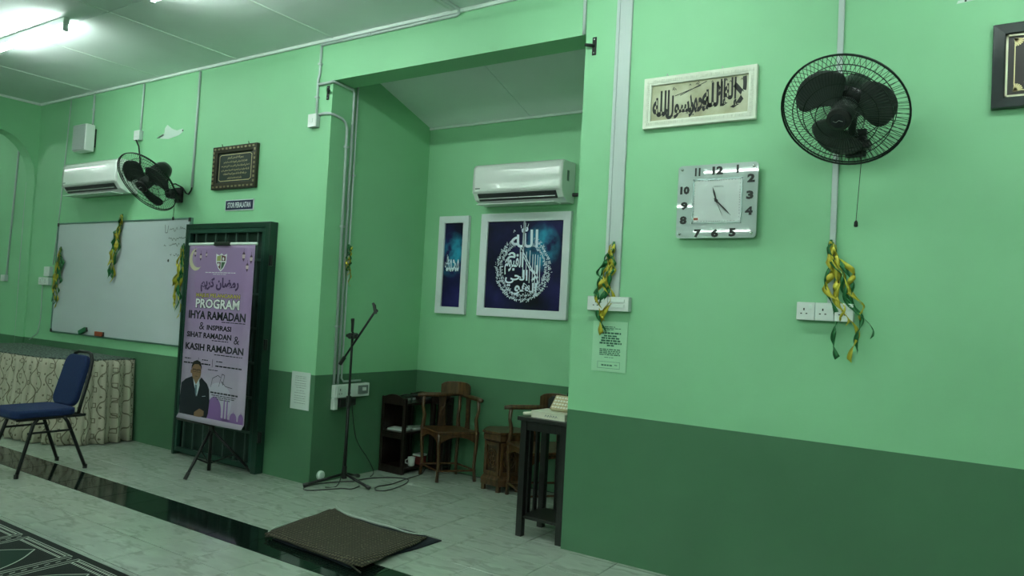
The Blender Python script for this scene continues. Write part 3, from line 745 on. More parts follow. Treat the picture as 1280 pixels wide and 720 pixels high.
ck = Vector((-1.198, 0, 1.952))
def cl(s, x, z, w_, h_):
    put(b, s, x-w_/2, x+w_/2, z-h_/2, z+h_/2, -.0385, .06)
b = MB()
for s, x, z, w_ in (('11', -1.303, 2.105, .026), ('12', -1.198, 2.108, .05), ('1', -1.096, 2.11, .010), ('2', -1.027, 2.06, .034), ('3', -1.03, 1.975, .032), ('4', -1.032, 1.895, .034),
                    ('5', -1.11, 1.788, .032), ('6', -1.20, 1.785, .034), ('7', -1.29, 1.785, .034), ('8', -1.37, 1.855, .034), ('9', -1.368, 1.93, .034), ('10', -1.368, 2.012, .045)):
    cl(s, x, z, w_*1.12, .043)
obj('numerals', b, m_ink, t, kind='stuff', label='bold black hour numerals')
b = MB()
for k in range(60):
    q = 2*PI*k/60; c_, s_ = math.cos(q), math.sin(q); m_ = max(abs(c_)/.118, abs(s_)/.105)
    x = ck.x+c_/m_; z = ck.z+s_/m_; b.box(x-.0018, x+.0018, -.0387, -.0376, z-.0018, z+.0018)
obj('minute_marks', b, m_greyink, t, kind='stuff')
obj('lettering', put(MB(), 'ORIENTAL', ck.x-.018, ck.x+.036, 2.021, 2.029, -.0386, .02), m_greyink, t, kind='stuff')
def hand(ang, l, wd, tail, y, nm, m=m_ink):
    d = Vector((math.sin(ang), 0, math.cos(ang))); p = Vector((d.z, 0, -d.x)); b_ = MB(); c_ = Vector((ck.x, 0, ck.z))
    pts = [c_-d*tail+p*wd*.5, c_-d*tail-p*wd*.5, c_+d*l*.6-p*wd*.8, c_+d*l, c_+d*l*.6+p*wd*.8]
    b_.prism([(v.x, v.z) for v in pts][::-1], y-.0015, y); return obj(nm, b_, m, t)
hand(math.radians(-17), .075, .006, .012, -.041, 'hour_hand'); hand(math.radians(135), .115, .005, .015, -.043, 'minute_hand'); hand(math.radians(156), .095, .0015, .02, -.045, 'second_hand')
b = MB(); b.M = Matrix.Translation((ck.x, -.040, ck.z)) @ Matrix.Rotation(PI/2, 4, 'X'); b.lathe([(.008, 0), (.008, .008), (.004, .009)], n=12); obj('centre_cap', b, m_ink, t)
for x in (cx0+.022, cx1-.022):
    for z in (cz0+.022, cz1-.022):
        b = MB(); b.M = Matrix.Translation((x, -.036, z)) @ Matrix.Rotation(PI/2, 4, 'X'); b.lathe([(.008, 0), (.008, .004), (.005, .008), (.001, .009)], n=14); obj('chrome_stud', b, m_chrome, t, smooth=True)
b = MB(); b.disc(-1.302, 1.86, .017, .013, -.0388, 16); s1 = obj('sticker', b, m_white, t)
obj('sticker_print', MB().box(-1.315, -1.290, -.0396, -.039, 1.853, 1.866), mat('sticker red', (.35, .08, .05), .5), s1)

# notices
def notice(name, label, x0, x1, z0, z1, mp, mi, rows, skew=0, yw=-.001, boxr=False):
    t = empty(name, ((x0+x1)/2, 0, z0), label, 'notice'); W = x1-x0; Hh = z1-z0
    obj('sheet', MB().box(x0, x1, -.004, -.0005, z0, z1), mp, t)
    b = MB(); rr = random.Random(len(label))
    for fz, hw, th, off in rows:
        z = z1-Hh*fz; xc = x0+W*(.5+off); a = xc-W*hw
        while a < xc+W*hw-.004:
            l = rr.uniform(.008, .028); e = min(a+l, xc+W*hw); b.poly([(a, z-th/2), (e, z-th/2), (e, z+th/2*rr.uniform(.7, 1)), (a, z+th/2)], -.0048); a = e+.004
    if boxr:
        z = z1-Hh*.87; b.line([(x0+W*.18, z-Hh*.065), (x1-W*.18, z-Hh*.065), (x1-W*.18, z+Hh*.065), (x0+W*.18, z+Hh*.065), (x0+W*.18, z-Hh*.065)], .0015, -.0048)
    obj('printed_lines', b, mi, t, kind='stuff'); return t
notice('paper_notice', 'pale green printed notice taped below the socket right of the recess', -1.880, -1.670, 1.026, 1.304, m_paperg, m_greenink,
       [(.11, .16, .004, 0), (.14, .28, .004, .03), (.165, .10, .004, 0), (.235, .29, .010, .03), (.29, .20, .009, .03), (.335, .27, .010, .03), (.385, .28, .010, .03), (.435, .32, .010, .03), (.48, .1, .009, .03), (.56, .3, .006, .02), (.595, .3, .006, .02), (.63, .3, .006, .02), (.665, .3, .006, .02), (.72, .13, .003, 0), (.875, .16, .008, -.05), (.865, .05, .004, .22)], boxr=True)
notice('paper_notice', 'white printed sheet taped on the dark green wall left of the recess', -4.356, -4.156, .528, .803, m_paper, m_greyink,
       [(.12, .28, .003, 0), (.17, .30, .003, 0), (.23, .3, .003, 0), (.3, .3, .003, 0), (.36, .3, .003, 0), (.42, .25, .003, .02), (.5, .2, .003, 0), (.56, .3, .003, 0), (.64, .3, .003, 0), (.7, .3, .003, 0), (.76, .3, .003, 0), (.83, .3, .003, 0)])

# ================================================================== paintings in the recess
def galaxy(name, tx, tz):
    m = mat(name, (0.01, 0.01, 0.03), .5, spec=.2); q = NT(m); p3, s_ = q.pos()
    a = q.noise(p3, 2.8, 6); b_ = q.noise(p3, 9, 8)
    base = q.ramp(a, [(.35, (0.003, 0.004, 0.012)), (.55, (0.010, 0.009, 0.060)), (.75, (0.022, 0.018, 0.13))])
    dx = q.math('DIVIDE', q.math('SUBTRACT', s_[0], tx), .17); dz_ = q.math('DIVIDE', q.math('SUBTRACT', s_[2], tz), .2)
    d2 = q.math('ADD', q.math('MULTIPLY', dx, dx), q.math('MULTIPLY', dz_, dz_))
    fall = q.math('MAXIMUM', 0, q.math('SUBTRACT', 1, d2)); pf = q.math('MULTIPLY', fall, q.math('MULTIPLY', q.math('MAXIMUM', 0, q.math('SUBTRACT', b_, .36)), 4.2))
    q.base(q.mix(q.math('MINIMUM', 1, pf), base, (0.03, 0.32, 0.50))); return m
m_pw = mat('white painting frame', (0.70, 0.74, 0.76), .4)
m_callw = mat('silver white calligraphy', (0.78, 0.86, 0.97), .4)
t, ya = framed('calligraphy_painting', 'large square white framed night blue calligraphy painting in the recess', 'picture', -3.495, -2.668, 1.285, 2.108, D, .065, .035, m_pw, galaxy('dark blue nebula print', -2.92, 1.84))
pcx, pcz, RO = -3.085, 1.665, .262
full = ' '.join(AYAT[1:])
b = MB()
ringrows = [(.262, .226), (.226, .192)]
chunks = [ar(' '.join(full.split()[:24])), ar(' '.join(full.split()[18:]))]
for (ro, ri), s in zip(ringrows, chunks):
    v_, f_, asp = tmesh(s, .035, 2)
    sp = 2*PI*.86; a0 = PI/2-.25-0
    pts = []
    for a, c in v_:
        q = (PI/2+.42) + (1-a)*(2*PI-.84) ; r = ri+(ro-ri)*c
        pts.append((pcx+r*math.cos(q), ya, pcz+r*math.sin(q)))
    b.add(pts, f_)
rg = random.Random(5)
for k in range(420):
    q = PI/2+.38+rg.random()*(2*PI-.76); r = rg.uniform(.19, .262); x = pcx+r*math.cos(q); z = pcz+r*math.sin(q); l = rg.uniform(.006, .014); w2 = rg.uniform(0, PI)
    b.line([(x, z), (x+l*math.cos(w2), z+l*math.sin(w2))], .0034, ya-.0001)
obj('ring_lettering', b, m_callw, t, kind='stuff', label='ring of fine silver calligraphy')
b = MB()
# upper word with its tall stroke
v_, f_, asp = tmesh('\uFDF2', .012, 4); b.add([(pcx-.12+.25*a, ya, 1.835+.195*c) for a, c in v_], f_)
b.poly([(pcx-.012, 1.84), (pcx+.006, 1.84), (pcx+.004, 2.045), (pcx-.001, 2.085), (pcx-.010, 2.045)], ya)
b.line([(pcx-.10, 1.955), (pcx-.095, 1.975), (pcx-.085, 1.965)], .004, ya); b.line([(pcx+.03, 2.0), (pcx+.035, 2.02)], .005, ya); b.line([(pcx-.03, 1.99), (pcx-.035, 2.01)], .005, ya)
for k, (xx, zt, zb) in enumerate([(-.03, 1.84, 1.68), (.0, 1.84, 1.60), (.03, 1.80, 1.62), (.062, 1.81, 1.56), (.09, 1.78, 1.57), (.112, 1.78, 1.52), (.135, 1.775, 1.53), (.155, 1.76, 1.56)]):
    b.line([(pcx+xx, zt), (pcx+xx+.004, zb)], .0065, ya)
b.line([(pcx-.02, 1.83), (pcx+.05, 1.72), (pcx+.13, 1.60), (pcx+.15, 1.56), (pcx+.12, 1.52)], .008, ya); b.line([(pcx+.0, 1.77), (pcx+.07, 1.66)], .007, ya)
for s, xa, xb, za, zb in (('القيوم', -.17, .0, 1.62, 1.80), ('الحي', -.16, .05, 1.53, 1.66), ('هو', -.07, .07, 1.46, 1.56), ('إله', .03, .16, 1.455, 1.56), ('لا', .07, .15, 1.56, 1.70), ('م', -.15, -.07, 1.70, 1.80)):
    put(b, ar(s), pcx+xa, pcx+xb, za, zb, ya-.0001, .022, res=3)
obj('centre_lettering', b, m_callw, t, kind='stuff', label='large silver calligraphy with tall central stroke')
t, ya = framed('calligraphy_painting', 'narrow tall white framed blue calligraphy painting left of the square one', 'picture', -3.93, -3.622, 1.285, 2.10, D, .058, .035, m_pw, galaxy('dark blue night print', -3.79, 1.78))
b = MB(); put(b, ar('محمد'), -3.845, -3.71, 1.635, 1.77, ya, .014, res=4); put(b, ar('ﷺ') if 0 else ar('صلى'), -3.86, -3.81, 1.67, 1.78, ya, .008)
obj('lettering', b, m_callw, t, kind='stuff')

# ================================================================== garlands
def garland(label, top, length, spread, seed, n_r=5, sway=0.0, wide=1.0):
    rr = random.Random(seed); t = empty('foil_garland', top, label, 'garland')
    top = Vector(top)
    for k in range(n_r):
        m = m_yellowfoil if k % 2 == 0 else m_greenfoil
        N = 46; ln_ = length*rr.uniform(.5, 1.0) if k else length; ph = rr.uniform(0, 6); tw = rr.uniform(9, 16); rad = rr.uniform(.012, .024)
        dx = rr.uniform(-spread, spread); vs_ = []; wd = rr.uniform(.012, .018)*wide
        for i in range(N):
            s = i/(N-1); neck = min(1, s*5)
            cx_ = top.x + dx*math.sin(min(1, s*1.6)*PI/2)*neck + sway*s + .012*math.sin(s*7+ph)
            c_ = Vector((cx_ + rad*neck*math.cos(ph+tw*s), -.035 - .012*abs(math.sin(ph+tw*s)) if top.y > -.1 else top.y - .012*abs(math.sin(ph+tw*s)), top.z - ln_*s))
            if top.x < -4.05 and top.x > -4.15 and top.y > .1:   # on the recess side wall
                c_ = Vector((top.x+.01+.014*abs(math.sin(ph+tw*s)), top.y + (cx_-top.x)+rad*neck*math.cos(ph+tw*s), top.z - ln_*s))
            a_ = ph*2+tw*1.3*s
            d_ = Vector((math.cos(a_)*.75, math.sin(a_)*.35, .66)).normalized()
            if i < 3: d_ *= .5
            vs_ += [c_-d_*wd/2*1.6, c_+d_*wd/2*1.6]
        b = MB(); b.add(vs_, [(2*i, 2*i+1, 2*i+3, 2*i+2) for i in range(N-1)])
        obj('ribbon', b, m, t, smooth=True, solid=.0008)
    b = MB(); b.tube([top+Vector((0, .0, .012)), top+Vector((0, 0, -.03))], [.006, .012], 8); obj('knot', b, m_greenfoil, t)
    return t
def wy(x): return x
garland('green and yellow foil garland hanging in front of the triple socket', (-.645, -.03, 1.735), .55, .07, 11, 9, sway=.13, wide=1.1)
garland('green and yellow foil garland hanging over the wide trunking right of the recess', (-1.765, -.03, 1.735), .50, .03, 5, 9, sway=-.07, wide=1.2)
garland('short green and yellow foil garland on the pipes inside the recess', (X1+.03, .225, 1.76), .30, .012, 8, 4)
garland('foil garland with green tail hanging on the middle of the whiteboard', (-6.765, -.04, 2.03), .62, .035, 3, 6, sway=-.12, wide=1.9)
garland('green and yellow foil garland at the left edge of the whiteboard', (-7.85, -.04, 1.73), .60, .11, 21, 10, sway=-.02, wide=1.4)
garland('foil garland on the whiteboard edge half behind the purple banner', (-5.77, -.04, 1.75), .62, .05, 14, 8, sway=-.06, wide=1.5)

# ================================================================== banner on tripod
BX0, BX1, BZ0, BZ1, BY = -5.235, -4.448, .385, 1.715, -.33
t = empty('roll_up_banner', (-4.90, -.27, 0), 'lilac printed roll up banner on a black tripod in front of the green door', 'banner')
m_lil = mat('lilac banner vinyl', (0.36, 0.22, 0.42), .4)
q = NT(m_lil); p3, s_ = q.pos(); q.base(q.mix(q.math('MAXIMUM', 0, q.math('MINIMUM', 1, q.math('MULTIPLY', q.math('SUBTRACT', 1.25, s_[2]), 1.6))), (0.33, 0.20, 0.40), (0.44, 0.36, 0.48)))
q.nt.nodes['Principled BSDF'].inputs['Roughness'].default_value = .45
def bsurf(u, v):   # v 0 top .. 1 bottom, the bottom edge curls towards the room
    k = max(0, (v-.975)/.025); return (BX0+(BX1-BX0)*u + .012*(v)*0, BY-.022*k*k, BZ1-(BZ1-BZ0)*v-.004*math.sin(u*PI)*k)
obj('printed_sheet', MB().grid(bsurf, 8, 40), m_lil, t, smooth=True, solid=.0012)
W = BX1-BX0; Hb = BZ1-BZ0
def bx(u): return BX0+W*u
def bz(v): return BZ1-Hb*v
yt = BY-.0016
obj('top_rail', MB().tube([(BX0-.01, BY+.004, BZ1+.006), (BX1+.01, BY+.004, BZ1+.006)], .011, 10), m_strip, t, smooth=True)
obj('top_clip', MB().box(bx(.40), bx(.64), BY-.012, BY+.02, BZ1-.008, BZ1+.02), m_black, t, bev=.004)
obj('bottom_bar', MB().tube([(BX0-.03, BY+.016, BZ0-.016), (-4.84, BY+.03, BZ0-.016)], .014, 8), m_black, t, smooth=True)
def rowt(s, u0, u1, v0, v1, m, bold=.03, nm='lettering', y=yt, back=None):
    if back:
        obj(nm, put(MB(), s, bx(u0)-.003, bx(u1)+.003, bz(v1)-.003, bz(v0)+.003, y, bold+.05), back, t, kind='stuff'); y -= .0006
    return obj(nm, put(MB(), s, bx(u0), bx(u1), bz(v1), bz(v0), y, bold), m, t, kind='stuff')
m_purp = mat('deep purple print', (0.05, 0.012, 0.09), .5); m_wp = mat('white print', (.75, .75, .75), .5); m_yp = mat('yellow print', (.62, .48, .12), .5); m_mosq = mat('violet mosque print', (0.24, 0.12, 0.34), .5)
m_inkb = mat('blue black print', (0.012, 0.010, 0.02), .5)
rowt(ar('رمضان كريم'), .22, .80, .185, .270, m_purp, .045)
rowt('MAJLIS PELANCARAN', .16, .83, .278, .305, m_yp, .02, back=m_inkb)
rowt('PROGRAM', .16, .83, .308, .362, m_wp, .03, back=m_inkb)
rowt('IHYA RAMADAN', .06, .93, .378, .425, m_inkb, .035)
rowt('&', .24, .32, .442, .485, m_inkb, .0); rowt('INSPIRASI', .36, .73, .455, .484, m_inkb, .035)
rowt('SIHAT RAMADAN', .05, .74, .500, .532, m_inkb, .035); rowt('&', .78, .86, .505, .550, m_inkb, .0)
rowt('KASIH RAMADAN', .04, .93, .565, .605, m_inkb, .035)
b = MB(); rr = random.Random(2)
def dash(u0, u1, v, th, y=yt):
    a = u0
    while a < u1-.01:
        e = min(u1, a+rr.uniform(.02, .06)); b.poly([(bx(a), bz(v)-th/2), (bx(e), bz(v)-th/2), (bx(e), bz(v)+th/2), (bx(a), bz(v)+th/2)], y); a = e+.008
dash(.58, .93, .434, .006); dash(.45, .70, .541, .006); dash(.50, .93, .618, .006)
dash(.04, .14, .655, .007); dash(.03, .22, .680, .010); dash(.32, .41, .655, .007); dash(.31, .45, .678, .010); dash(.54, .64, .655, .007); dash(.53, .92, .680, .010)
b.poly([(bx(.26), bz(.69)), (bx(.265), bz(.69)), (bx(.265), bz(.645)), (bx(.26), bz(.645))], yt); b.poly([(bx(.48), bz(.69)), (bx(.485), bz(.69)), (bx(.485), bz(.645)), (bx(.48), bz(.645))], yt)
dash(.42, .57, .705, .005, yt); dash(.48, .90, .828, .012); dash(.50, .86, .842, .006); dash(.52, .84, .852, .006); dash(.58, .78, .862, .006)
obj('small_print', b, m_inkb, t, kind='stuff')
b = MB(); dash(.28, .74, .158, .005); dash(.40, .60, .168, .003); obj('small_print', b, m_wp, t, kind='stuff')
b = MB(); b.line([(bx(.48), bz(.80)), (bx(.50), bz(.75)), (bx(.58), bz(.73)), (bx(.62), bz(.74))], .004, yt); b.line([(bx(.60), bz(.79)), (bx(.64), bz(.72)), (bx(.68), bz(.725)), (bx(.66), bz(.78)), (bx(.64), bz(.76)), (bx(.70), bz(.785)), (bx(.80), bz(.79))], .004, yt)
obj('signature', b, m_inkb, t, kind='stuff')
# crescent, lanterns, crest
b = MB(); cr = []
for k in range(17): q = PI*.52+k/16*PI*1.15; cr.append((bx(.12)+.085*math.cos(q), bz(.085)+.085*math.sin(q)))
for k in range(16, -1, -1): q = PI*.52+k/16*PI*1.15; cr.append((bx(.155)+.078*math.cos(q), bz(.075)+.075*math.sin(q)))
for k in range(16): b.poly([cr[k], cr[k+1], cr[33-k-1], cr[33-k]], yt)
obj('crescent_print', b, mat('cream gold print', (.55, .50, .33), .5), t)
for u, v, s in ((.19, .06, .8), (.28, .05, .6), (.845, .055, 1), (.975-.02, .07, .9), (.905, .115, .9), (.10, .04, .8)):
    b = MB(); x = bx(u); z = bz(v); a = .018*s
    b.poly([(x-a, z), (x, z+a*1.3), (x+a, z)][::-1], yt); b.poly([(x-a*.8, z-a*1.6), (x, z-a*3), (x+a*.8, z-a*1.6)], yt); b.line([(x, z+a), (x, z+a*2.4)], .003, yt)
    b.cur = 1; b.poly([(x-a, z), (x-a*.8, z-a*1.6), (x+a*.8, z-a*1.6), (x+a, z)], yt)
    obj('lantern_print', b, [mat('dark plum print', (0.07, 0.025, 0.06), .5), mat('pale rose print', (.55, .42, .42), .5)], t)
b = MB(); x, z = bx(.515), bz(.095); s = .065
b.poly([(x-s, z+s*.9), (x-s*.95, z-s*.1), (x-s*.5, z-s*.8), (x, z-s*1.15), (x+s*.5, z-s*.8), (x+s*.95, z-s*.1), (x+s, z+s*.9), (x+s*.4, z+s*.7), (x, z+s*.95), (x-s*.4, z+s*.7)], yt); b.cur = 1
g = .80
b.poly([(x-s*g, z+s*.6), (x-s*g, z), (x, z), (x, z+s*.75)], yt-.0005); b.cur = 2; b.poly([(x, z+s*.75), (x, z), (x+s*g, z), (x+s*g, z+s*.6)], yt-.0005); b.poly([(x-s*g, z), (x-s*.45, z-s*.65), (x, z-s), (x, z)], yt-.0005)
b.cur = 3; b.poly([(x, z), (x, z-s), (x+s*.45, z-s*.65), (x+s*g, z)], yt-.0005); b.cur = 0
b.box(x-s*g, x+s*g, yt-.0012, yt-.0008, z-s*.06, z+s*.06); b.box(x-s*.05, x+s*.05, yt-.0012, yt-.0008, z-s*.9, z+s*.7); b.disc(x-s*.4, z-s*.35, s*.16, s*.2, yt-.0012, 10); b.disc(x+s*.4, z+s*.3, s*.16, s*.2, yt-.0012, 10)
obj('crest_print', b, [m_wp, mat('crest yellow green', (.35, .38, .12), .5), mat('crest maroon', (.11, .03, .03), .5), mat('crest dark green', (.05, .11, .06), .5)], t, kind='stuff')
# mosque skyline
b = MB(); 
def dome_print(u, v, rw, rh):
    x = bx(u); z = bz(v); pts = [(x-rw, bz(.985)), (x+rw, bz(.985)), (x+rw, z)]
    for k in range(1, 12): q = k/12*PI; pts.append((x+rw*math.cos(q), z+rh*math.sin(q)**1.0*(1-.0)))
    pts.append((x-rw, z)); b.poly(pts, yt); b.poly([(x-.004, z+rh*.8), (x+.004, z+rh*.8), (x, z+rh*1.45)], yt)
dome_print(.55, .925, .085, .10); dome_print(.84, .955, .040, .045); dome_print(.95, .95, .030, .04)
for u in (.70, .745): b.poly([(bx(u)-.009, bz(.985)), (bx(u)+.009, bz(.985)), (bx(u)+.007, bz(.865)), (bx(u), bz(.855)), (bx(u)-.007, bz(.865))], yt-.0003)
b.poly([(bx(.44), bz(.985)), (bx(.985), bz(.985)), (bx(.985), bz(.965)), (bx(.44), bz(.955))], yt-.0003)
obj('mosque_print', b, m_mosq, t, kind='stuff')
b = MB(); b.disc(bx(.60), bz(.875), .16, .14, yt+.0006, 28); obj('moon_print', b, mat('pale lilac moon print', (0.50, 0.45, 0.56), .5), t)
# printed man in a dark suit
mans = [mat('navy suit print', (0.006, 0.008, 0.016), .5), mat('printed skin', (0.25, 0.14, 0.08), .5), mat('printed shirt', (.55, .60, .66), .5), mat('printed tie', (.10, .16, .20), .5), mat('printed hair', (0.012, 0.010, 0.010), .5)]
b = MB(); y1 = yt-.0006
def P2(l): return [(bx(u), bz(v)) for u, v in l][::-1]
b.cur = 0; b.poly(P2([(.015, .80), (.08, .775), (.18, .755), (.25, .80), (.33, .755), (.42, .785), (.46, .815), (.475, .88), (.465, .95), (.44, .985), (.01, .985), (.0, .90)]), y1)
b.cur = 1; b.disc(bx(.245), bz(.725), .058, .072, y1-.0006, 24); b.poly(P2([(.205, .755), (.285, .755), (.28, .785), (.25, .80), (.215, .785)]), y1-.0003)
b.disc(bx(.163), bz(.728), .009, .016, y1-.0004, 10)
b.cur = 4; b.poly(P2([(.165, .72), (.165, .695), (.19, .67), (.245, .660), (.30, .668), (.325, .695), (.325, .715), (.31, .695), (.275, .683), (.21, .685), (.18, .70)]), y1-.0012)
b.line([(bx(.185), bz(.716)), (bx(.31), bz(.716))], .0035, y1-.0012)
for u in (.213, .282): b.line([(bx(u-.025), bz(.712)), (bx(u+.025), bz(.712)), (bx(u+.025), bz(.727)), (bx(u-.025), bz(.727)), (bx(u-.025), bz(.712))], .0025, y1-.0012)
b.line([(bx(.225), bz(.752)), (bx(.27), bz(.752))], .003, y1-.0012); b.line([(bx(.25), bz(.725)), (bx(.253), bz(.739))], .002, y1-.0012)
b.cur = 2; b.poly(P2([(.20, .765), (.25, .80), (.295, .765), (.31, .80), (.275, .865), (.22, .80)]), y1-.0012)
b.cur = 3; b.poly(P2([(.237, .80), (.268, .80), (.272, .845), (.26, .868), (.245, .845)]), y1-.0018)
b.cur = 1; b.poly(P2([(.25, .955), (.33, .93), (.40, .94), (.40, .965), (.31, .985), (.25, .98)]), y1-.0012); b.line([(bx(.27), bz(.965)), (bx(.38), bz(.945))], .002, y1-.002)
b.cur = 2; b.line([(bx(.36), bz(.86)), (bx(.41), bz(.855))], .003, y1-.0012)
obj('portrait_print', b, mans, t, kind='stuff', label='printed portrait of a person in dark suit and glasses, hands folded')
# tripod
pc = Vector((-4.895, -.275, 0))
obj('pole', MB().tube([pc+Vector((0, 0, .02)), pc+Vector((0, 0, BZ1+.01))], .014, 12), m_blackmetal, t, smooth=True)
obj('collar', MB().tube([pc+Vector((0, 0, .30)), pc+Vector((0, 0, .36))], .022, 12), m_black, t)
for e in ((-4.80, -.53), (-4.70, -.05), (-5.20, -.20)):
    e3 = Vector((e[0], e[1], .012)); hd = pc+Vector((0, 0, .33))
    lg = obj('leg', MB().tube([hd, e3], .011, 8), m_blackmetal, t, smooth=True)
    obj('rubber_foot', MB().tube([e3+(hd-e3).normalized()*.05, e3], .014, 8), m_black, lg)
    mid = hd.lerp(e3, .6); obj('brace', MB().tube([pc+Vector((0, 0, .07)), mid], .006, 6), m_blackmetal, t)

# ================================================================== blue chair
t = empty('banquet_chair', (-5.80, -1.07, 0), 'blue padded metal chair with black frame beside the skirted table', 'chair')
def sq(x, y, z): return Vector((x, y, z))
RL, RR_, FL, FR = (-6.00, -.83), (-5.625, -.81), (-5.97, -1.32), (-5.595, -1.285)
# seat cushion
sc_ = Vector((-5.80, -1.11, .43))
b = MB(); b.M = Matrix.Translation((-5.80, -1.115, 0)); b.prismz(rrect(-.20, .20, -.215, .215, .06, 6), .405, .462)
o = obj('seat', b, m_blue, t, bev=.02); o.modifiers['bevel'].segments = 4
b = MB(); b.M = Matrix.Translation((-5.815, -.90, .455)) @ Matrix.Rotation(-.25, 4, 'X')
pts_ = rrect(-.155, .155, .0, .385, .07, 6); pts_ = [(x_*(1.06-.22*z_), z_) for x_, z_ in pts_]
b.prism(pts_, -.022, .022); o = obj('backrest', b, m_blue, t, bev=.014); o.modifiers['bevel'].segments = 4
bf = [(-5.99, -.88, .41), (-5.99, -.862, .50), (-5.985, -.815, .68), (-5.965, -.79, .79), (-5.93, -.78, .835), (-5.88, -.775, .85), (-5.75, -.775, .85), (-5.70, -.78, .835), (-5.665, -.79, .79), (-5.645, -.815, .68), (-5.635, -.862, .50), (-5.635, -.88, .41)]
obj('back_frame', MB().tube(bf, .013, 10), m_blackmetal, t, smooth=True)
for (a, c_) in ((FL, (-5.985, -1.20)), (FR, (-5.615, -1.19)), (RL, (-5.985, -.96)), (RR_, (-5.615, -.96))):
    lg = obj('leg', MB().tube([(a[0], a[1], .012), (c_[0], c_[1], .36), (c_[0], c_[1]+(.03 if a[1] < -1 else -.03), .40)], .0125, 10), m_blackmetal, t, smooth=True)
    obj('rubber_foot', MB().tube([(a[0], a[1], 0), (a[0], a[1], .03)], .015, 8), m_black, lg)
for x in (-5.985, -5.615):
    obj('side_rail', MB().tube([(x, -1.30, .398), (x, -.84, .40)], .011, 8), m_blackmetal, t); 
    obj('stretcher', MB().tube([(x+(.005), -1.225, .30), (x+.005, -.93, .30)], .008, 8), m_blackmetal, t)
obj('front_rail', MB().tube([(-5.985, -1.28, .398), (-5.615, -1.28, .398)], .011, 8), m_blackmetal, t); obj('rear_rail', MB().tube([(-5.985, -.86, .40), (-5.635, -.86, .40)], .011, 8), m_blackmetal, t)

# ================================================================== skirted table
TZ = .725
path = [(-6.43, -.02), (-6.425, -.20), (-6.44, -.34), (-6.50, -.46), (-6.62, -.555), (-6.80, -.62), (-7.05, -.655), (-7.4, -.67), (-7.9, -.675), (-8.52, -.675)]
t = empty('long_table', (-7.5, -.35, 0), 'long table against the wall behind the blue chair', 'table')
obj('tabletop', MB().prismz([(-8.53, -.01), (-8.53, -.58), (-6.95, -.58), (-6.62, -.46), (-6.50, -.30), (-6.47, -.01)], TZ-.03, TZ-.008), m_cabwood, t)
for x, y in ((-8.45, -.08), (-8.45, -.52), (-6.62, -.08), (-6.75, -.42)): obj('leg', MB().box(x-.02, x+.02, y-.02, y+.02, 0, TZ-.03), m_blackmetal, t)
def skirt_path(n_=420):
    P_ = [Vector(p).to_3d() for p in path]; seg = [(P_[i+1]-P_[i]).length for i in range(len(P_)-1)]; tot = sum(seg); out = []
    for k in range(n_+1):
        d = tot*k/n_; i = 0
        while i < len(seg)-1 and d > seg[i]: d -= seg[i]; i += 1
        p = P_[i].lerp(P_[i+1], d/seg[i]); tn = (P_[i+1]-P_[i]).normalized(); out.append((p, Vector((-tn.y, tn.x, 0)), tot*k/n_))
    return out
sp_ = skirt_path(); b = MB(); uvs = []; NV = 9
for j in range(NV):
    v = j/(NV-1); amp = .008+.022*v
    for p, nn, d in sp_:
        wv_ = math.sin(d*2*PI/.125+1.2*math.sin(d*7))+.35*math.sin(d*2*PI/.052+2)
        q = p-nn*(-1)*(amp*wv_+.035*v)*1.0
        q = Vector((min(q.x, -6.35), min(q.y, -.012), TZ-.004-(TZ-.012)*v)); b.v.append(q); uvs.append((d*1.25+.9*min(d, .5)+.02*wv_, v*.72))
n_ = len(sp_)
for j in range(NV-1):
    for i in range(n_-1): b.f.append((j*n_+i, j*n_+i+1, (j+1)*n_+i+1, (j+1)*n_+i)); b.mi.append(0)
b.uv = uvs
m_skirt = mat('beige curtain fabric with brown curls', (0.45, 0.42, 0.27), .8)
q = NT(m_skirt); uvn = q.n('ShaderNodeUVMap'); sp2 = q.n('ShaderNodeSeparateXYZ'); q.link(uvn.outputs[0], sp2.inputs[0]); U, V = sp2.outputs[0], sp2.outputs[1]
def wave(off, per, amp_, fr, thick):
    a = q.math('ADD', q.math('DIVIDE', U, per), q.math('MULTIPLY_ADD', q.math('SINE', q.math('MULTIPLY', V, fr)), amp_, off))
    f_ = q.math('ABSOLUTE', q.math('SUBTRACT', q.math('FRACT', a), .5)); return q.math('LESS_THAN', f_, thick)
w1 = wave(0, .24, .22, 26, .035); w2 = wave(.35, .24, -.20, 21, .025)
fu = q.math('FRACT', q.math('MULTIPLY', U, 6.3)); fv = q.math('FRACT', q.math('ADD', q.math('MULTIPLY', V, 7.5), q.math('MULTIPLY', q.math('FLOOR', q.math('MULTIPLY', U, 6.3)), .37)))
m1 = q.math('MAXIMUM', q.math('ABSOLUTE', q.math('SUBTRACT', fu, .3)), q.math('MULTIPLY', q.math('ABSOLUTE', q.math('SUBTRACT', fv, .4)), .8))
sqr = q.math('MULTIPLY', q.math('LESS_THAN', m1, .13), q.math('GREATER_THAN', m1, .085))
du = q.math('SUBTRACT', q.math('FRACT', q.math('MULTIPLY', U, 9)), .5); dv = q.math('SUBTRACT', q.math('FRACT', q.math('MULTIPLY', V, 11)), .5)
dot = q.math('LESS_THAN', q.math('ADD', q.math('MULTIPLY', du, du), q.math('MULTIPLY', dv, dv)), .012)
patt = q.math('MAXIMUM', q.math('MAXIMUM', w1, w2), q.math('MAXIMUM', sqr, dot))
q.base(q.mix(q.math('MULTIPLY', patt, .85), (0.44, 0.41, 0.32), (0.10, 0.085, 0.05)))
tag(obj('table_skirt', b, m_skirt, smooth=True, solid=.001), 'beige pleated curtain skirt with brown curls around the long table', 'table skirt')
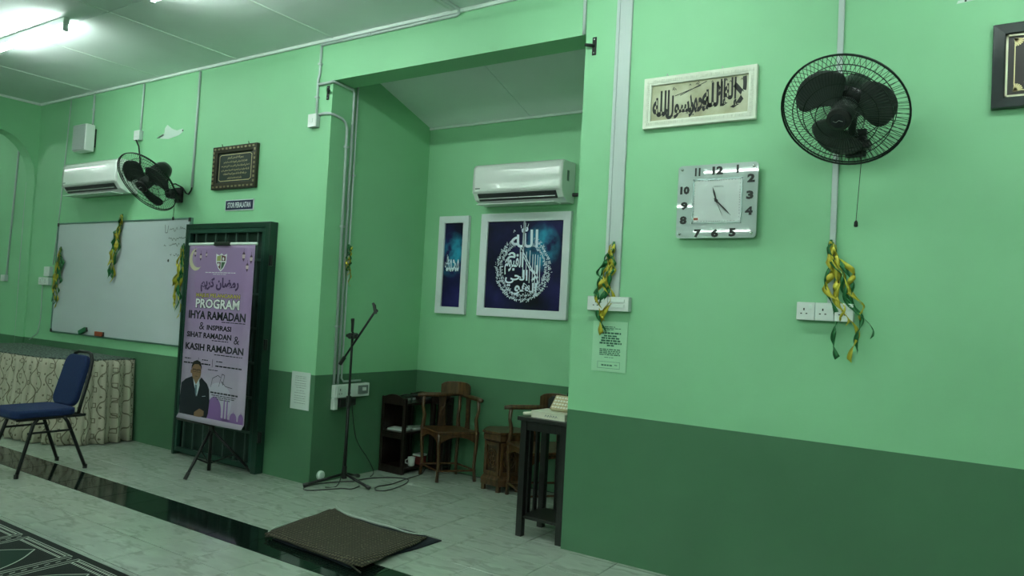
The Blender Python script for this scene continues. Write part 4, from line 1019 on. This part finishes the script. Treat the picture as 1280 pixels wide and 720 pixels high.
# runner cloth on top
m_run = mat('dark mottled table cloth', (0.05, 0.07, 0.06), .7)
q = NT(m_run); p3, s_ = q.pos(); q.base(q.ramp(q.noise(p3, 30, 4, (1, 2.5, 1)), [(.44, (0.02, 0.035, 0.03)), (.56, (0.16, 0.20, 0.18))]))
edge = [(-8.545, -.008), (-6.445, -.008), (-6.44, -.34), (-6.51, -.455), (-6.63, -.55), (-6.81, -.612), (-7.05, -.645), (-7.4, -.662), (-8.545, -.666)]
b = MB(); b.prismz(edge[::-1], TZ-.006, TZ+.004)
tag(obj('table_cloth', b, m_run), 'dark mottled green cloth covering the long table top', 'tablecloth')

# ================================================================== mic stand
t = empty('microphone_stand', (-3.93, .17, 0), 'black boom microphone stand in front of the recess wall', 'microphone stand')
c_ = Vector((-3.93, .17, 0))
for e in ((-4.085, -.075), (-3.70, .20), (-4.03, .42)):
    e3 = Vector((e[0], e[1], .014)); lg = obj('leg', MB().tube([c_+Vector((0, 0, .085)), e3], .010, 8), m_blackmetal, t, smooth=True)
    obj('rubber_foot', MB().tube([e3.lerp(c_+Vector((0, 0, .085)), .12), e3], .014, 8), m_black, lg)
obj('tripod_hub', MB().tube([c_+Vector((0, 0, .05)), c_+Vector((0, 0, .14))], [.02, .017], 12), m_black, t)
obj('lower_tube', MB().tube([c_+Vector((0, 0, .05)), c_+Vector((0, 0, .60))], .0125, 10), m_blackmetal, t, smooth=True)
obj('height_clutch', MB().tube([c_+Vector((0, 0, .57)), c_+Vector((0, 0, .65))], .018, 10), m_black, t)
obj('upper_tube', MB().tube([c_+Vector((0, 0, .60)), c_+Vector((0, 0, 1.12))], .009, 10), m_blackmetal, t, smooth=True)
ba, bb = Vector((-4.035, .165, .875)), Vector((-3.728, .175, 1.275))
obj('boom', MB().tube([ba, bb], .008, 10), m_blackmetal, t, smooth=True)
obj('counterweight', MB().tube([ba, ba.lerp(bb, .13)], .014, 10), m_black, t)
obj('boom_clamp', MB().tube([(-3.93, .14, 1.09), (-3.93, .21, 1.09)], .022, 12), m_black, t)
obj('clamp_knob', MB().tube([(-3.905, .16, 1.09), (-3.88, .16, 1.09)], .018, 8), m_black, t); obj('clamp_knob', MB().tube([(-3.955, .16, 1.09), (-3.975, .16, 1.09)], .013, 8), m_black, t)
obj('microphone_clip', MB().tube([(-3.93, .165, 1.12), (-3.925, .16, 1.18), (-3.918, .15, 1.215)], [.010, .012, .014], 8), m_black, t)
mc = obj('microphone_clip', MB().tube([bb, bb+Vector((.022, 0, .012))], .012, 8), m_black, t)
obj('clip_jaw', MB().tube([bb+Vector((.02, -.012, -.012)), bb+Vector((.002, -.01, .045)), bb+Vector((-.012, -.01, .062))], [.012, .013, .009], 8), m_black, mc)
def cablep(label, pts, r=.004, nm='floor_cable'):
    # smooth Catmull-Rom
    P_ = [Vector(p) for p in pts]; out = []
    for i in range(len(P_)-1):
        p0, p1, p2, p3_ = P_[max(0, i-1)], P_[i], P_[i+1], P_[min(len(P_)-1, i+2)]
        for k in range(8):
            s = k/8; out.append(.5*((2*p1)+(p2-p0)*s+(2*p0-5*p1+4*p2-p3_)*s*s+(-p0+3*p1-3*p2+p3_)*s**3))
    out.append(P_[-1]); return tag(obj(nm, MB().tube(out, r, 6), m_black, smooth=True), label, 'cable')
z = .0045
cablep('black cable looping on the floor between microphone stand and shelf', [(-3.96, .32, z), (-3.94, .45, z), (-3.87, .56, z), (-3.80, .62, z), (-3.715, .632, z), (-3.64, .52, z), (-3.60, .36, z), (-3.60, .25, z), (-3.66, .22, z), (-3.72, .30, z), (-3.70, .42, z), (-3.72, .55, z), (-3.74, .68, z), (-3.76, .84, z), (-3.77, .90, .04)])
cablep('black cable coiled around the microphone stand feet', [(-3.95, .30, z), (-4.03, .18, z), (-4.08, .02, z), (-4.05, -.10, z), (-3.98, -.12, z), (-3.92, -.03, z), (-3.86, .08, z), (-3.80, .12, z), (-3.82, .22, z)])
cablep('black lead hanging down the microphone stand pole', [(-3.925, .155, 1.10), (-3.90, .14, .80), (-3.905, .145, .62), (-3.90, .13, .55), (-3.912, .14, .35), (-3.915, .13, .1), (-3.93, .10, .006), (-3.96, .02, .006)], .0035, 'microphone_lead')
cablep('black lead dropping from the recess socket to the floor by the shelf', [(X1+.045, .34, .56), (X1+.05, .40, .30), (X1+.03, .56, .12), (X1+.035, .62, .03), (-4.03, .58, z), (-3.98, .50, z)], .0035, 'power_lead')
t = MB(); t.M = Matrix.Translation((X1, .10, .055)) @ Matrix.Rotation(PI/2, 4, 'Y'); t.lathe([(.034, .001), (.034, .018), (.024, .026), (.001, .028)], n=16)
tag(obj('pipe_cap', t, mat('dull white plastic', (.5, .6, .55), .5), smooth=False), 'small pale round pipe cap low on the recess wall corner', 'pipe cap')

# ================================================================== recess furniture
# open two tier shelf in the left corner
def shelf_unit(label, x0, x1, y0, y1, h_, hump=True, back=True):
    t = empty('shelf_unit', ((x0+x1)/2, (y0+y1)/2, 0), label, 'shelf'); p = .026
    for x in (x0, x1-p):
        for y in (y0, y1-p): obj('post', MB().box(x, x+p, y, y+p, 0, h_), m_cabwood, t, bev=.002)
    for z_ in (.03, h_*.52, h_-.06):
        obj('shelf_board', MB().box(x0+.002, x1-.002, y0+.002, y1-.002, z_, z_+.018), m_cabwood, t, bev=.002)
    obj('base_rail', MB().box(x0+p, x1-p, y0, y0+.018, .0, .06), m_cabwood, t); 
    obj('mid_rail', MB().box(x0+p, x1-p, y0, y0+.016, h_*.52-.035, h_*.52), m_cabwood, t)
    n_ = 10; prof = [(x0, h_-.055)] + [(x0+(x1-x0)*k/n_, h_-.012+.035*math.sin(PI*k/n_)) for k in range(n_+1)] + [(x1, h_-.055)]
    obj('crest_rail', MB().prism(prof[::-1], y0-.001, y0+.018), m_cabwood, t, bev=.002); obj('crest_rail', MB().prism(prof[::-1], y1-.018, y1), m_cabwood, t, bev=.002)
    if back: obj('back_panel', MB().box(x0+p, x1-p, y1-.012, y1-.004, .05, h_-.05), m_cabwood, t)
    return t
S1 = shelf_unit('dark wood open shelf in the left corner of the recess', -4.10, -3.85, .71, 1.08, .60, back=False)
S2 = shelf_unit('narrow dark wood shelf standing behind the left corner chair', -3.835, -3.69, 1.02, 1.125, .60)
obj('side_panel', MB().box(-4.098, -4.088, .74, 1.05, .05, .55), m_cabwood, S1)
def book(label, c, sx, sy, sz, m, rz=0, nm='book', cat='book', ry=0, parts=True, mp=None):
    t = empty(nm, c, label, cat, rz=rz); t.rotation_euler = (ry, 0, rz)
    b = MB().box(-sx/2+.003, sx/2-.003, -sy/2+.003, sy/2-.0, .002, sz-.002); obj('pages', b, mp or m_paper, t, local=True)
    obj('cover', MB().box(-sx/2, sx/2, -sy/2, sy/2, 0, .003), m, t, local=True); obj('cover', MB().box(-sx/2, sx/2, -sy/2, sy/2, sz-.003, sz), m, t, local=True)
    obj('spine', MB().box(-sx/2, -sx/2+.003, -sy/2, sy/2, 0, sz), m, t, local=True)
    return t
zs = .60*.52+.018
book('flat white papers on the middle board of the corner shelf', (-3.99, .81, zs), .16, .10, .014, m_paper, .15, 'papers', 'papers')
book('thin pale book under the papers edge on the corner shelf', (-3.93, .96, zs), .10, .12, .02, mat('pale green cover', (.3, .42, .33), .6), -.4)
b = MB(); b.lathe([(.020, 0), (.027, .004), (.030, .07), (.027, .07), (.022, .01)], (-3.885, .86, .048), 16); cp = tag(obj('cup', b, m_white, smooth=True), 'white cup on the lowest board of the corner shelf', 'cup'); 
obj('handle', MB().tube([(-3.905, .84, .065), (-3.915, .825, .072), (-3.915, .825, .095), (-3.905, .84, .104)], .004, 6), m_white, cp)
t = empty('small_box', (-3.89, .96, .048), 'small dark red box with white lid beside the cup on the shelf', 'box'); obj('body', MB().box(-3.93, -3.855, .93, 1.01, .048, .115), mat('dark red card', (.12, .015, .015), .5), t, bev=.002); obj('lid', MB().box(-3.933, -3.852, .927, 1.013, .115, .13), m_paper, t, bev=.002)
zt = .60-.06+.018
book('small white papers on top of the narrow shelf behind the chair', (-3.77, 1.072, zt), .075, .06, .03, m_paper, 0, 'papers', 'papers')
book('black covered book lying on top of the corner shelf', (-4.02, .92, zt), .09, .13, .025, m_black, .1)
cablep('tangle of black cable on top of the corner shelf', [(-4.05, .80, zt+.006), (-3.98, .82, zt+.05), (-3.92, .86, zt+.055), (-3.88, .92, zt+.05), (-3.93, 1.0, zt+.045), (-3.98, .93, zt+.05), (-3.90, .84, zt+.03), (-3.87, .80, zt+.008)], .006, 'cable_tangle')
b = MB(); b.lathe([(.045, 0), (.05, .01), (.045, .035), (.02, .045)], (-3.90, 1.02, zt), 16); tag(obj('black_dish', b, m_black, smooth=True), 'black round device on top of the corner shelf', 'device')

# corner chairs: legs at the corners of a diamond, crest over the back corner
def corner_chair(label, Fp, Lp, Rp, Bp, sz=.385, az=.625, cz=.745):
    Fp, Lp, Rp, Bp = [Vector((*p, 0)) for p in (Fp, Lp, Rp, Bp)]
    C = (Fp+Lp+Rp+Bp)/4
    t = empty('corner_chair', C, label, 'chair')
    def leg(p, top, nm='leg', bow=.012):
        o_ = (C-p).normalized(); pts = [p+o_*0+Vector((0, 0, 0)), p+o_*bow+Vector((0, 0, .12)), p+Vector((0, 0, .28)), p+Vector((0, 0, sz-.02))]
        rs = [.014, .013, .015, .018]
        if top > sz: pts += [p+o_*.012+Vector((0, 0, sz+.09)), p-o_*.006+Vector((0, 0, sz+.16)), p+Vector((0, 0, top))]; rs += [.015, .013, .015]
        obj(nm, MB().tube(pts, rs, 8), m_wood, t, smooth=True)
    leg(Fp, sz-.01); leg(Lp, az); leg(Rp, az); leg(Bp, cz-.06)
    k = 1.10
    cor = [C+(p-C)*k for p in (Fp, Rp, Bp, Lp)]
    obj('seat', MB().prismz([(c.x, c.y) for c in cor], sz-.022, sz), m_wood, t, bev=.006)
    for a, c in ((Fp, Rp), (Rp, Bp), (Bp, Lp), (Lp, Fp)):
        d_ = (c-a); nrm = Vector((-d_.y, d_.x, 0)).normalized(); n_ = 10; b = MB(); vs_ = []
        for i in range(n_+1):
            s = i/n_; dep = .024+.055*(abs(2*s-1))**2.2; p = a.lerp(c, s)
            for w_ in (-.008, .008): vs_ += [p+nrm*w_+Vector((0, 0, sz-.02)), p+nrm*w_+Vector((0, 0, sz-.02-dep))]
        fs_ = []
        for i in range(n_):
            o_ = i*4; fs_ += [(o_, o_+1, o_+5, o_+4), (o_+2, o_+6, o_+7, o_+3), (o_+1, o_+3, o_+7, o_+5), (o_, o_+4, o_+6, o_+2)]
        b.add(vs_, fs_); obj('apron', b, m_wood, t)
    for a, c in ((Fp, Rp), (Rp, Bp), (Bp, Lp), (Lp, Fp)):
        obj('stretcher', MB().tube([a+Vector((0, 0, .085)), c+Vector((0, 0, .085))], .008, 6), m_wood, t)
    # arms from side posts to the back post
    for p in (Lp, Rp):
        d_ = (p-Bp).normalized(); nrm = Vector((-d_.y, d_.x, 0)); b = MB()
        st = p+d_*.05; pts = []
        obj('arm_rail', MB().tube([st+Vector((0, 0, az+.004)), p+Vector((0, 0, az+.008)), p.lerp(Bp, .5)+Vector((0, 0, az+.012)), Bp+Vector((0, 0, az+.02))], [.015, .019, .018, .018], 8), m_wood, t, smooth=True)
        mid = p.lerp(Bp, .52); sx = d_*.034
        b = MB(); th = nrm*.006; lean = Vector((0, 0, 0))
        vs_ = []
        for zz in (sz, sz+.04, sz+.20, az): 
            wv_ = 1.0 if zz < sz+.03 or zz > az-.03 else .8
            for sgn in (-1, 1):
                for w_ in (-1, 1): vs_.append(mid+sx*sgn*wv_+th*w_+Vector((0, 0, zz)))
        fs_ = []
        for i in range(3):
            o_ = i*4; fs_ += [(o_, o_+4, o_+6, o_+2), (o_+1, o_+3, o_+7, o_+5), (o_, o_+1, o_+5, o_+4), (o_+2, o_+6, o_+7, o_+3)]
        b.add(vs_, fs_); sp = obj('splat', b, m_carve, t, bev=.002)
        b = MB(); Z_ = Vector((0, 0, 1))
        for w_ in (-1, 1):
            b.tube([mid+nrm*w_*.008+sx*math.sin(a_*5)*.55+Z_*(sz+.055+a_*.13) for a_ in [k_/12 for k_ in range(13)]], .004, 5)
            b.tube([mid+nrm*w_*.008+sx*.45*math.cos(a_)+Z_*(sz+.12+.035*math.sin(a_)) for a_ in [k_/10*2*PI for k_ in range(10)]], .0035, 5, closed=True)
        obj('carving', b, m_wood, sp, kind='stuff')
    # crest: curved board over the back corner
    dl = (Lp-Bp).normalized(); dr_ = (Rp-Bp).normalized(); b = MB(); n_ = 12; vs_ = []
    out_ = (Bp-C).normalized()
    for i in range(n_+1):
        s = i/n_*2-1; p = Bp+(dr_*max(0, s)+dl*max(0, -s))*.155+out_*(-.03*(1-abs(s))**2+.0)
        tp = cz-.006*(abs(s)**6)*4; bt = az+.018
        for w_ in (-.011, .013): vs_ += [p+out_*w_+Vector((0, 0, bt)), p+out_*w_+Vector((0, 0, tp))]
    fs_ = [(0, 2, 3, 1), (n_*4, n_*4+1, n_*4+3, n_*4+2)]
    for i in range(n_):
        o_ = i*4; fs_ += [(o_, o_+1, o_+5, o_+4), (o_+2, o_+6, o_+7, o_+3), (o_+1, o_+3, o_+7, o_+5), (o_, o_+4, o_+6, o_+2)]
    b.add(vs_, fs_); obj('crest_rail', b, m_wood, t, bev=.005)
    return t
corner_chair('carved brown corner chair between the shelf and the hexagonal stool', (-3.51, .725), (-3.78, .85), (-3.325, .96), (-3.59, 1.07))
corner_chair('carved brown corner chair half hidden behind the tall black stand', (-2.60, .56), (-2.925, .81), (-2.36, .86), (-2.66, 1.07))

# hexagonal stool
HX, HY, HR = -3.055, .945, .178
t = empty('hexagonal_stool', (HX, HY, 0), 'carved hexagonal brown wooden stool between the two corner chairs', 'stool')
def hexp(r, a0=math.radians(-68)): return [(HX+r*math.cos(a0+k*PI/3), HY+r*math.sin(a0+k*PI/3)) for k in range(6)]
obj('top', MB().prismz(hexp(HR), .42, .44), m_wood, t, bev=.004)
obj('top_moulding', MB().prismz(hexp(HR-.012), .37, .42), m_wood, t, bev=.004)
obj('core', MB().prismz(hexp(HR-.032), .10, .37), m_carve, t)
b = MB(); a = hexp(HR-.03); c = hexp(HR-.005)
b.add([(x, y, .12) for x, y in a]+[(x, y, .09) for x, y in c]+[(x, y, .045) for x, y in c], [(i, i+6, (i+1) % 6+6, (i+1) % 6) for i in range(6)]+[(i+6, i+12, (i+1) % 6+12, (i+1) % 6+6) for i in range(6)]+[(17, 16, 15, 14, 13, 12)])
obj('base_moulding', b, m_wood, t)
hp = hexp(HR-.030)
for k in range(6):
    a = Vector((*hp[k], 0)); c = Vector((*hp[(k+1) % 6], 0)); e = (c-a); nr = Vector((e.y, -e.x, 0)).normalized(); L_ = e.length; e.normalize(); Z_ = Vector((0, 0, 1))
    ft = obj('foot', MB().box(hexp(HR-.03)[k][0]-.014, hexp(HR-.03)[k][0]+.014, hexp(HR-.03)[k][1]-.014, hexp(HR-.03)[k][1]+.014, 0, .05), m_wood, t)
    b = MB()
    def pt(s, z, o): return a+e*(L_*s)+Z_*z+nr*o
    for (s0, s1, z0, z1) in ((.03, .16, .12, .36), (.84, .97, .12, .36), (.16, .84, .12, .145), (.16, .84, .335, .36)):
        vs_ = [pt(s0, z0, 0), pt(s1, z0, 0), pt(s1, z1, 0), pt(s0, z1, 0), pt(s0, z0, .009), pt(s1, z0, .009), pt(s1, z1, .009), pt(s0, z1, .009)]
        b.add(vs_, [(4,5,6,7),(0,1,5,4),(1,2,6,5),(2,3,7,6),(3,0,4,7)])
    pf = obj('panel_frame', b, m_wood, t)
    b = MB(); Cn = pt(.5, .240, .004)
    b.tube([Cn+e*(.048*math.cos(q_))+Z_*(.068*math.sin(q_)) for q_ in [j/16*2*PI for j in range(16)]], .004, 5, closed=True)
    for g_ in range(5):
        a_ = g_/5*2*PI; o2 = Cn+e*(.022*math.cos(a_))+Z_*(.034*math.sin(a_)); b.tube([o2+e*(.014*math.cos(j))+Z_*(.018*math.sin(j)) for j in [j_/8*2*PI for j_ in range(8)]], .0035, 5, closed=True)
    obj('carving', b, m_wood, pf, kind='stuff')

# tall black stand
t = empty('tall_stand', (-2.19, .16, 0), 'tall narrow black wooden stand at the right edge of the recess', 'stand')
tx0, tx1, ty0, ty1, th_ = -2.350, -2.030, .02, .315, .705
lg_ = .040
for x in (tx0+.005, tx1-.005-lg_):
    for y in (ty0+.005, ty1-.005-lg_): obj('leg', MB().box(x, x+lg_, y, y+lg_, 0, th_-.02), m_tablewood, t, bev=.002)
obj('top', MB().box(tx0-.012, tx1+.004, ty0-.012, ty1+.01, th_-.02, th_+.004), m_tablewood, t, bev=.003)
obj('lower_shelf', MB().box(tx0+.02, tx1-.02, ty0+.02, ty1-.02, .105, .122), m_tablewood, t, bev=.002)
for y in (ty0+.012, ty1-.03): obj('apron', MB().box(tx0+.04, tx1-.04, y, y+.018, th_-.075, th_-.02), m_tablewood, t)
for x in (tx0+.012, tx1-.03): obj('apron', MB().box(x, x+.018, ty0+.04, ty1-.04, th_-.075, th_-.02), m_tablewood, t)
for y in (.11, .19): obj('side_slat', MB().box(tx0+.014, tx0+.028, y, y+.035, .12, th_-.07), m_tablewood, t, bev=.002); obj('side_slat', MB().box(tx1-.028, tx1-.014, y, y+.035, .12, th_-.07), m_tablewood, t, bev=.002)
for x in (-2.24, -2.17): obj('back_slat', MB().box(x, x+.032, ty1-.03, ty1-.016, .12, th_-.07), m_tablewood, t, bev=.002)
zt = th_+.004
b1 = book('thick cream book lying on the tall black stand, lower of two', (-2.17, .13, zt), .235, .17, .038, m_beigecover, -.04, mp=m_beigecover)
b = MB(); rr = random.Random(9)
for k in range(5): x = -.02+k*.018; b.line([(x, .012), (x+.006, .024), (x+.013, .015)], .003, -.0868)
obj('spine_print', b, m_greyink, b1, local=True, kind='stuff')
b2 = book('tan patterned book leaning back on top of the cream book', (-2.125, .165, zt+.078), .155, .10, .022, m_tanbook, -.05, mp=m_ivory); b2.rotation_euler = (math.radians(48), 0, -.06)
b = MB()
for k in range(4):
    for j in range(7): b.box(-.070+j*.020, -.056+j*.020, -.042+k*.023, -.030+k*.023, .022, .0226)
obj('cover_print', b, m_beigecover, b2, local=True, kind='stuff')
tag(obj('rolled_cloth', MB().tube([(-2.345, .05, zt+.013), (-2.31, .10, zt+.014), (-2.30, .20, zt+.013)], [.010, .013, .011], 10), m_beigecover, smooth=True), 'small cream cloth roll beside the books on the stand', 'cloth')
# tall backed black seat rest visible behind the books
t = empty('book_rest', (-2.18, .27, zt), 'black arched book rest standing behind the books on the black stand', 'book rest')
pr = [(-2.315, zt), (-2.035, zt), (-2.035, zt+.115)] + [(-2.11+.075*math.cos(PI*k/10), zt+.118+.06*math.sin(PI*k/10)) for k in range(11)] + [(-2.20, zt+.112), (-2.29, zt+.108), (-2.315, zt+.085)]
b = MB(); b.prism(pr, .285, .30); obj('back_board', b, m_tablewood, t, bev=.002)
obj('ledge', MB().box(-2.315, -2.035, .262, .285, zt, zt+.012), m_tablewood, t)

# ================================================================== folded mat
t = empty('folded_mat', (-2.95, -.65, 0), 'folded brown woven mat lying underside up on the floor', 'mat')
cA, cB, cC, cD_ = Vector((-3.35, -.985, 0)), Vector((-3.45, -.365, 0)), Vector((-2.65, -.43, 0)), Vector((-2.565, -1.035, 0))
def quadp(a, b_, c, d, u, v): return a.lerp(d, u).lerp(b_.lerp(c, u), v)
def slab(nm, qd, z0, z1, m, seed, amp=.004, lift=None, label=None, pull=0):
    rr_ = random.Random(seed); ph = [rr_.uniform(0, 6) for _ in range(6)]; N = 26; b = MB(); vs_ = []
    def hz(u, v): return amp*(math.sin(u*7+ph[0])*math.sin(v*5+ph[1])+.6*math.sin(u*13+v*9+ph[2]))*1.0 + (lift(u, v) if lift else 0)
    for top_ in (1, 0):
        for j in range(N+1):
            for i in range(N+1):
                u, v = i/N, j/N; p = quadp(*qd, u, v); e = min(u, 1-u, v, 1-v); rd = min(1, e*14)
                p = p + Vector((.006*math.sin(v*9+ph[3]), .006*math.sin(u*8+ph[4]) - pull*math.sin(u*PI)**.8*v**3, 0))
                zz = (z0+(z1-z0)*(.45+.55*math.sqrt(rd))+hz(u, v)*min(1, e*8+.3)) if top_ else (z0+(z1-z0)*.1*(1-rd) + (lift(u, v) if lift else 0))
                vs_.append(Vector((p.x, p.y, max(zz, .001))))
    fs_ = []; S_ = (N+1)**2
    for j in range(N):
        for i in range(N):
            a_ = j*(N+1)+i; fs_.append((a_, a_+1, a_+N+2, a_+N+1)); fs_.append((S_+a_, S_+a_+N+1, S_+a_+N+2, S_+a_+1))
    for i in range(N):
        for a_, c_ in ((i, i+1), ((N+1)*N+i+1, (N+1)*N+i), ((i+1)*(N+1), i*(N+1)), (i*(N+1)+N, (i+1)*(N+1)+N)): fs_.append((a_, S_+a_, S_+c_, c_))
    b.add(vs_, fs_); return obj(nm, b, m, t, smooth=True, label=label)
m_edge = mat('frayed brown edge', (0.05, 0.045, 0.032), .95)
m_under = mat('dark navy pile', (0.006, 0.010, 0.018), .9)
qd0 = (cA+Vector((.03, .02, 0)), cB+Vector((.03, .0, 0)), cC+Vector((.06, .075, 0)), cD_+Vector((-.10, .03, 0)))
slab('lower_layer', qd0, .0, .018, m_under, 1, .001, label='dark pile side of the mat folded underneath')
def lf(u, v): return .028*max(0, u-.55)*max(0, .5-v)*3 + .012*math.sin(v*3)*max(0, 1-u*3)
slab('upper_layer', (cA, cB, cC, cD_), .020, .040, m_fabricmat, 2, .0025, lf, 'brown woven underside of the mat', pull=.075)
m_bind = mat('white binding', (.40, .44, .40), .8)
ed = []
for k in range(25):
    s = k/24; p = cB.lerp(cC, s)+Vector((0, -.075*math.sin(s*PI)**.8-.014*math.sin(s*8), 0)); ed.append((p.x, p.y, .043+.002*math.sin(s*20)))
obj('white_edge', MB().tube(ed, [.003+.005*math.sin(PI*k/24) for k in range(25)], 6), m_bind, t, smooth=True)
ed = [tuple(cA.lerp(cB, k/20)+Vector((0, 0, .036))) for k in range(5)]
obj('white_edge', MB().tube([(-3.345, -.97, .012), (-3.362, -.95, .03), (-3.372, -.90, .036), (-3.385, -.80, .036)], .005, 6), m_bind, t, smooth=True)
for a_, c_ in ((cA, cD_), (cD_, cC), (cA, cB)):
    if c_ is cC: continue
    obj('bound_edge', MB().tube([a_.lerp(c_, k/12)+Vector((.004*math.sin(k), .004*math.cos(k*2), (.008 if k%12==0 else .030))) for k in range(13)], .0045, 6), m_edge, t, smooth=True)

# ================================================================== prayer carpet
t = empty('prayer_carpet', (-4.3, -2.6, 0), 'dark green prayer carpet with white arch patterns at the bottom left', 'carpet')
cy1 = -1.762; cx_r = -2.70
obj('pile', MB().box(-8.3, cx_r, -5.2, cy1, 0, .009), mat('dark green carpet pile', (0.004, 0.009, 0.007), .95, noise=.3, scale=200, bump=.3, bscale=500), t, bev=.003)
b = MB(); bg = MB(); zc2 = .0096
def fl(pts, wd, bb=None, z=zc2):
    bb = bb or b
    for (ax_, ay_), (bx_, by_) in zip(pts, pts[1:]):
        dx, dy = bx_-ax_, by_-ay_; l = math.hypot(dx, dy) or 1; ox, oy = -dy/l*wd/2, dx/l*wd/2
        bb.add([(ax_-ox, ay_-oy, z), (ax_+ox, ay_+oy, z), (bx_+ox, by_+oy, z), (bx_-ox, by_-oy, z)][::-1], [(0,1,2,3)])
LW = .52
for k in range(-8, 2):
    xa = -4.26+LW*k; xb = xa+LW; xm = (xa+xb)/2+.06*0+.03
    for o_ in (.028, .052): fl([(xa+o_, -5.1), (xa+o_, -1.805)], .006); fl([(xb-o_, -5.1), (xb-o_, -1.805)], .006)
    fl([(xa+.028, -1.805), (xb-.028, -1.805)], .005)
    n_ = 22; x0 = xa+.055; sp = (LW-.11)/n_
    for i in range(n_):
        x = x0+i*sp; fl([(x, -1.815), (x+sp*.55, -1.828)], .010); fl([(x+sp*.3, -1.842), (x+sp*.85, -1.857)], .010)
    # dashes between lanes
    for i in range(60): y_ = -1.82-i*.05; fl([(xb-.004, y_), (xb+.004, y_-.028)], .006)
    # mihrab arch
    arc = []
    for i in range(13):
        s = i/12; arc.append((.205*(.72*s+.55*s*s-.27*s**3), -1.872-.17*s-.16*s**3.5))
    L1 = [(xm-.03+a_, c_) for a_, c_ in arc]; L2 = [(xm-.03-a_, c_) for a_, c_ in arc]
    fl(L1, .007); fl(L2, .007); fl([L1[-1], (L1[-1][0], -3.0)], .007); fl([L2[-1], (L2[-1][0], -3.0)], .007)
    for i in range(12): bg.add([(L2[i][0], L2[i][1], .0093), (L2[i+1][0], L2[i+1][1], .0093), (L1[i+1][0], L1[i+1][1], .0093), (L1[i][0], L1[i][1], .0093)], [(0,1,2,3)])
    bg.add([(L2[-1][0], -3.0, .0093), (L1[-1][0], -3.0, .0093), (L1[-1][0], L1[-1][1], .0093), (L2[-1][0], L2[-1][1], .0093)], [(0,1,2,3)])
obj('woven_lines', b, mat('off white woven lines', (.42, .46, .40), .9), t, kind='stuff'); obj('green_niches', bg, mat('green woven niche', (0.005, 0.028, 0.017), .95), t, kind='stuff')
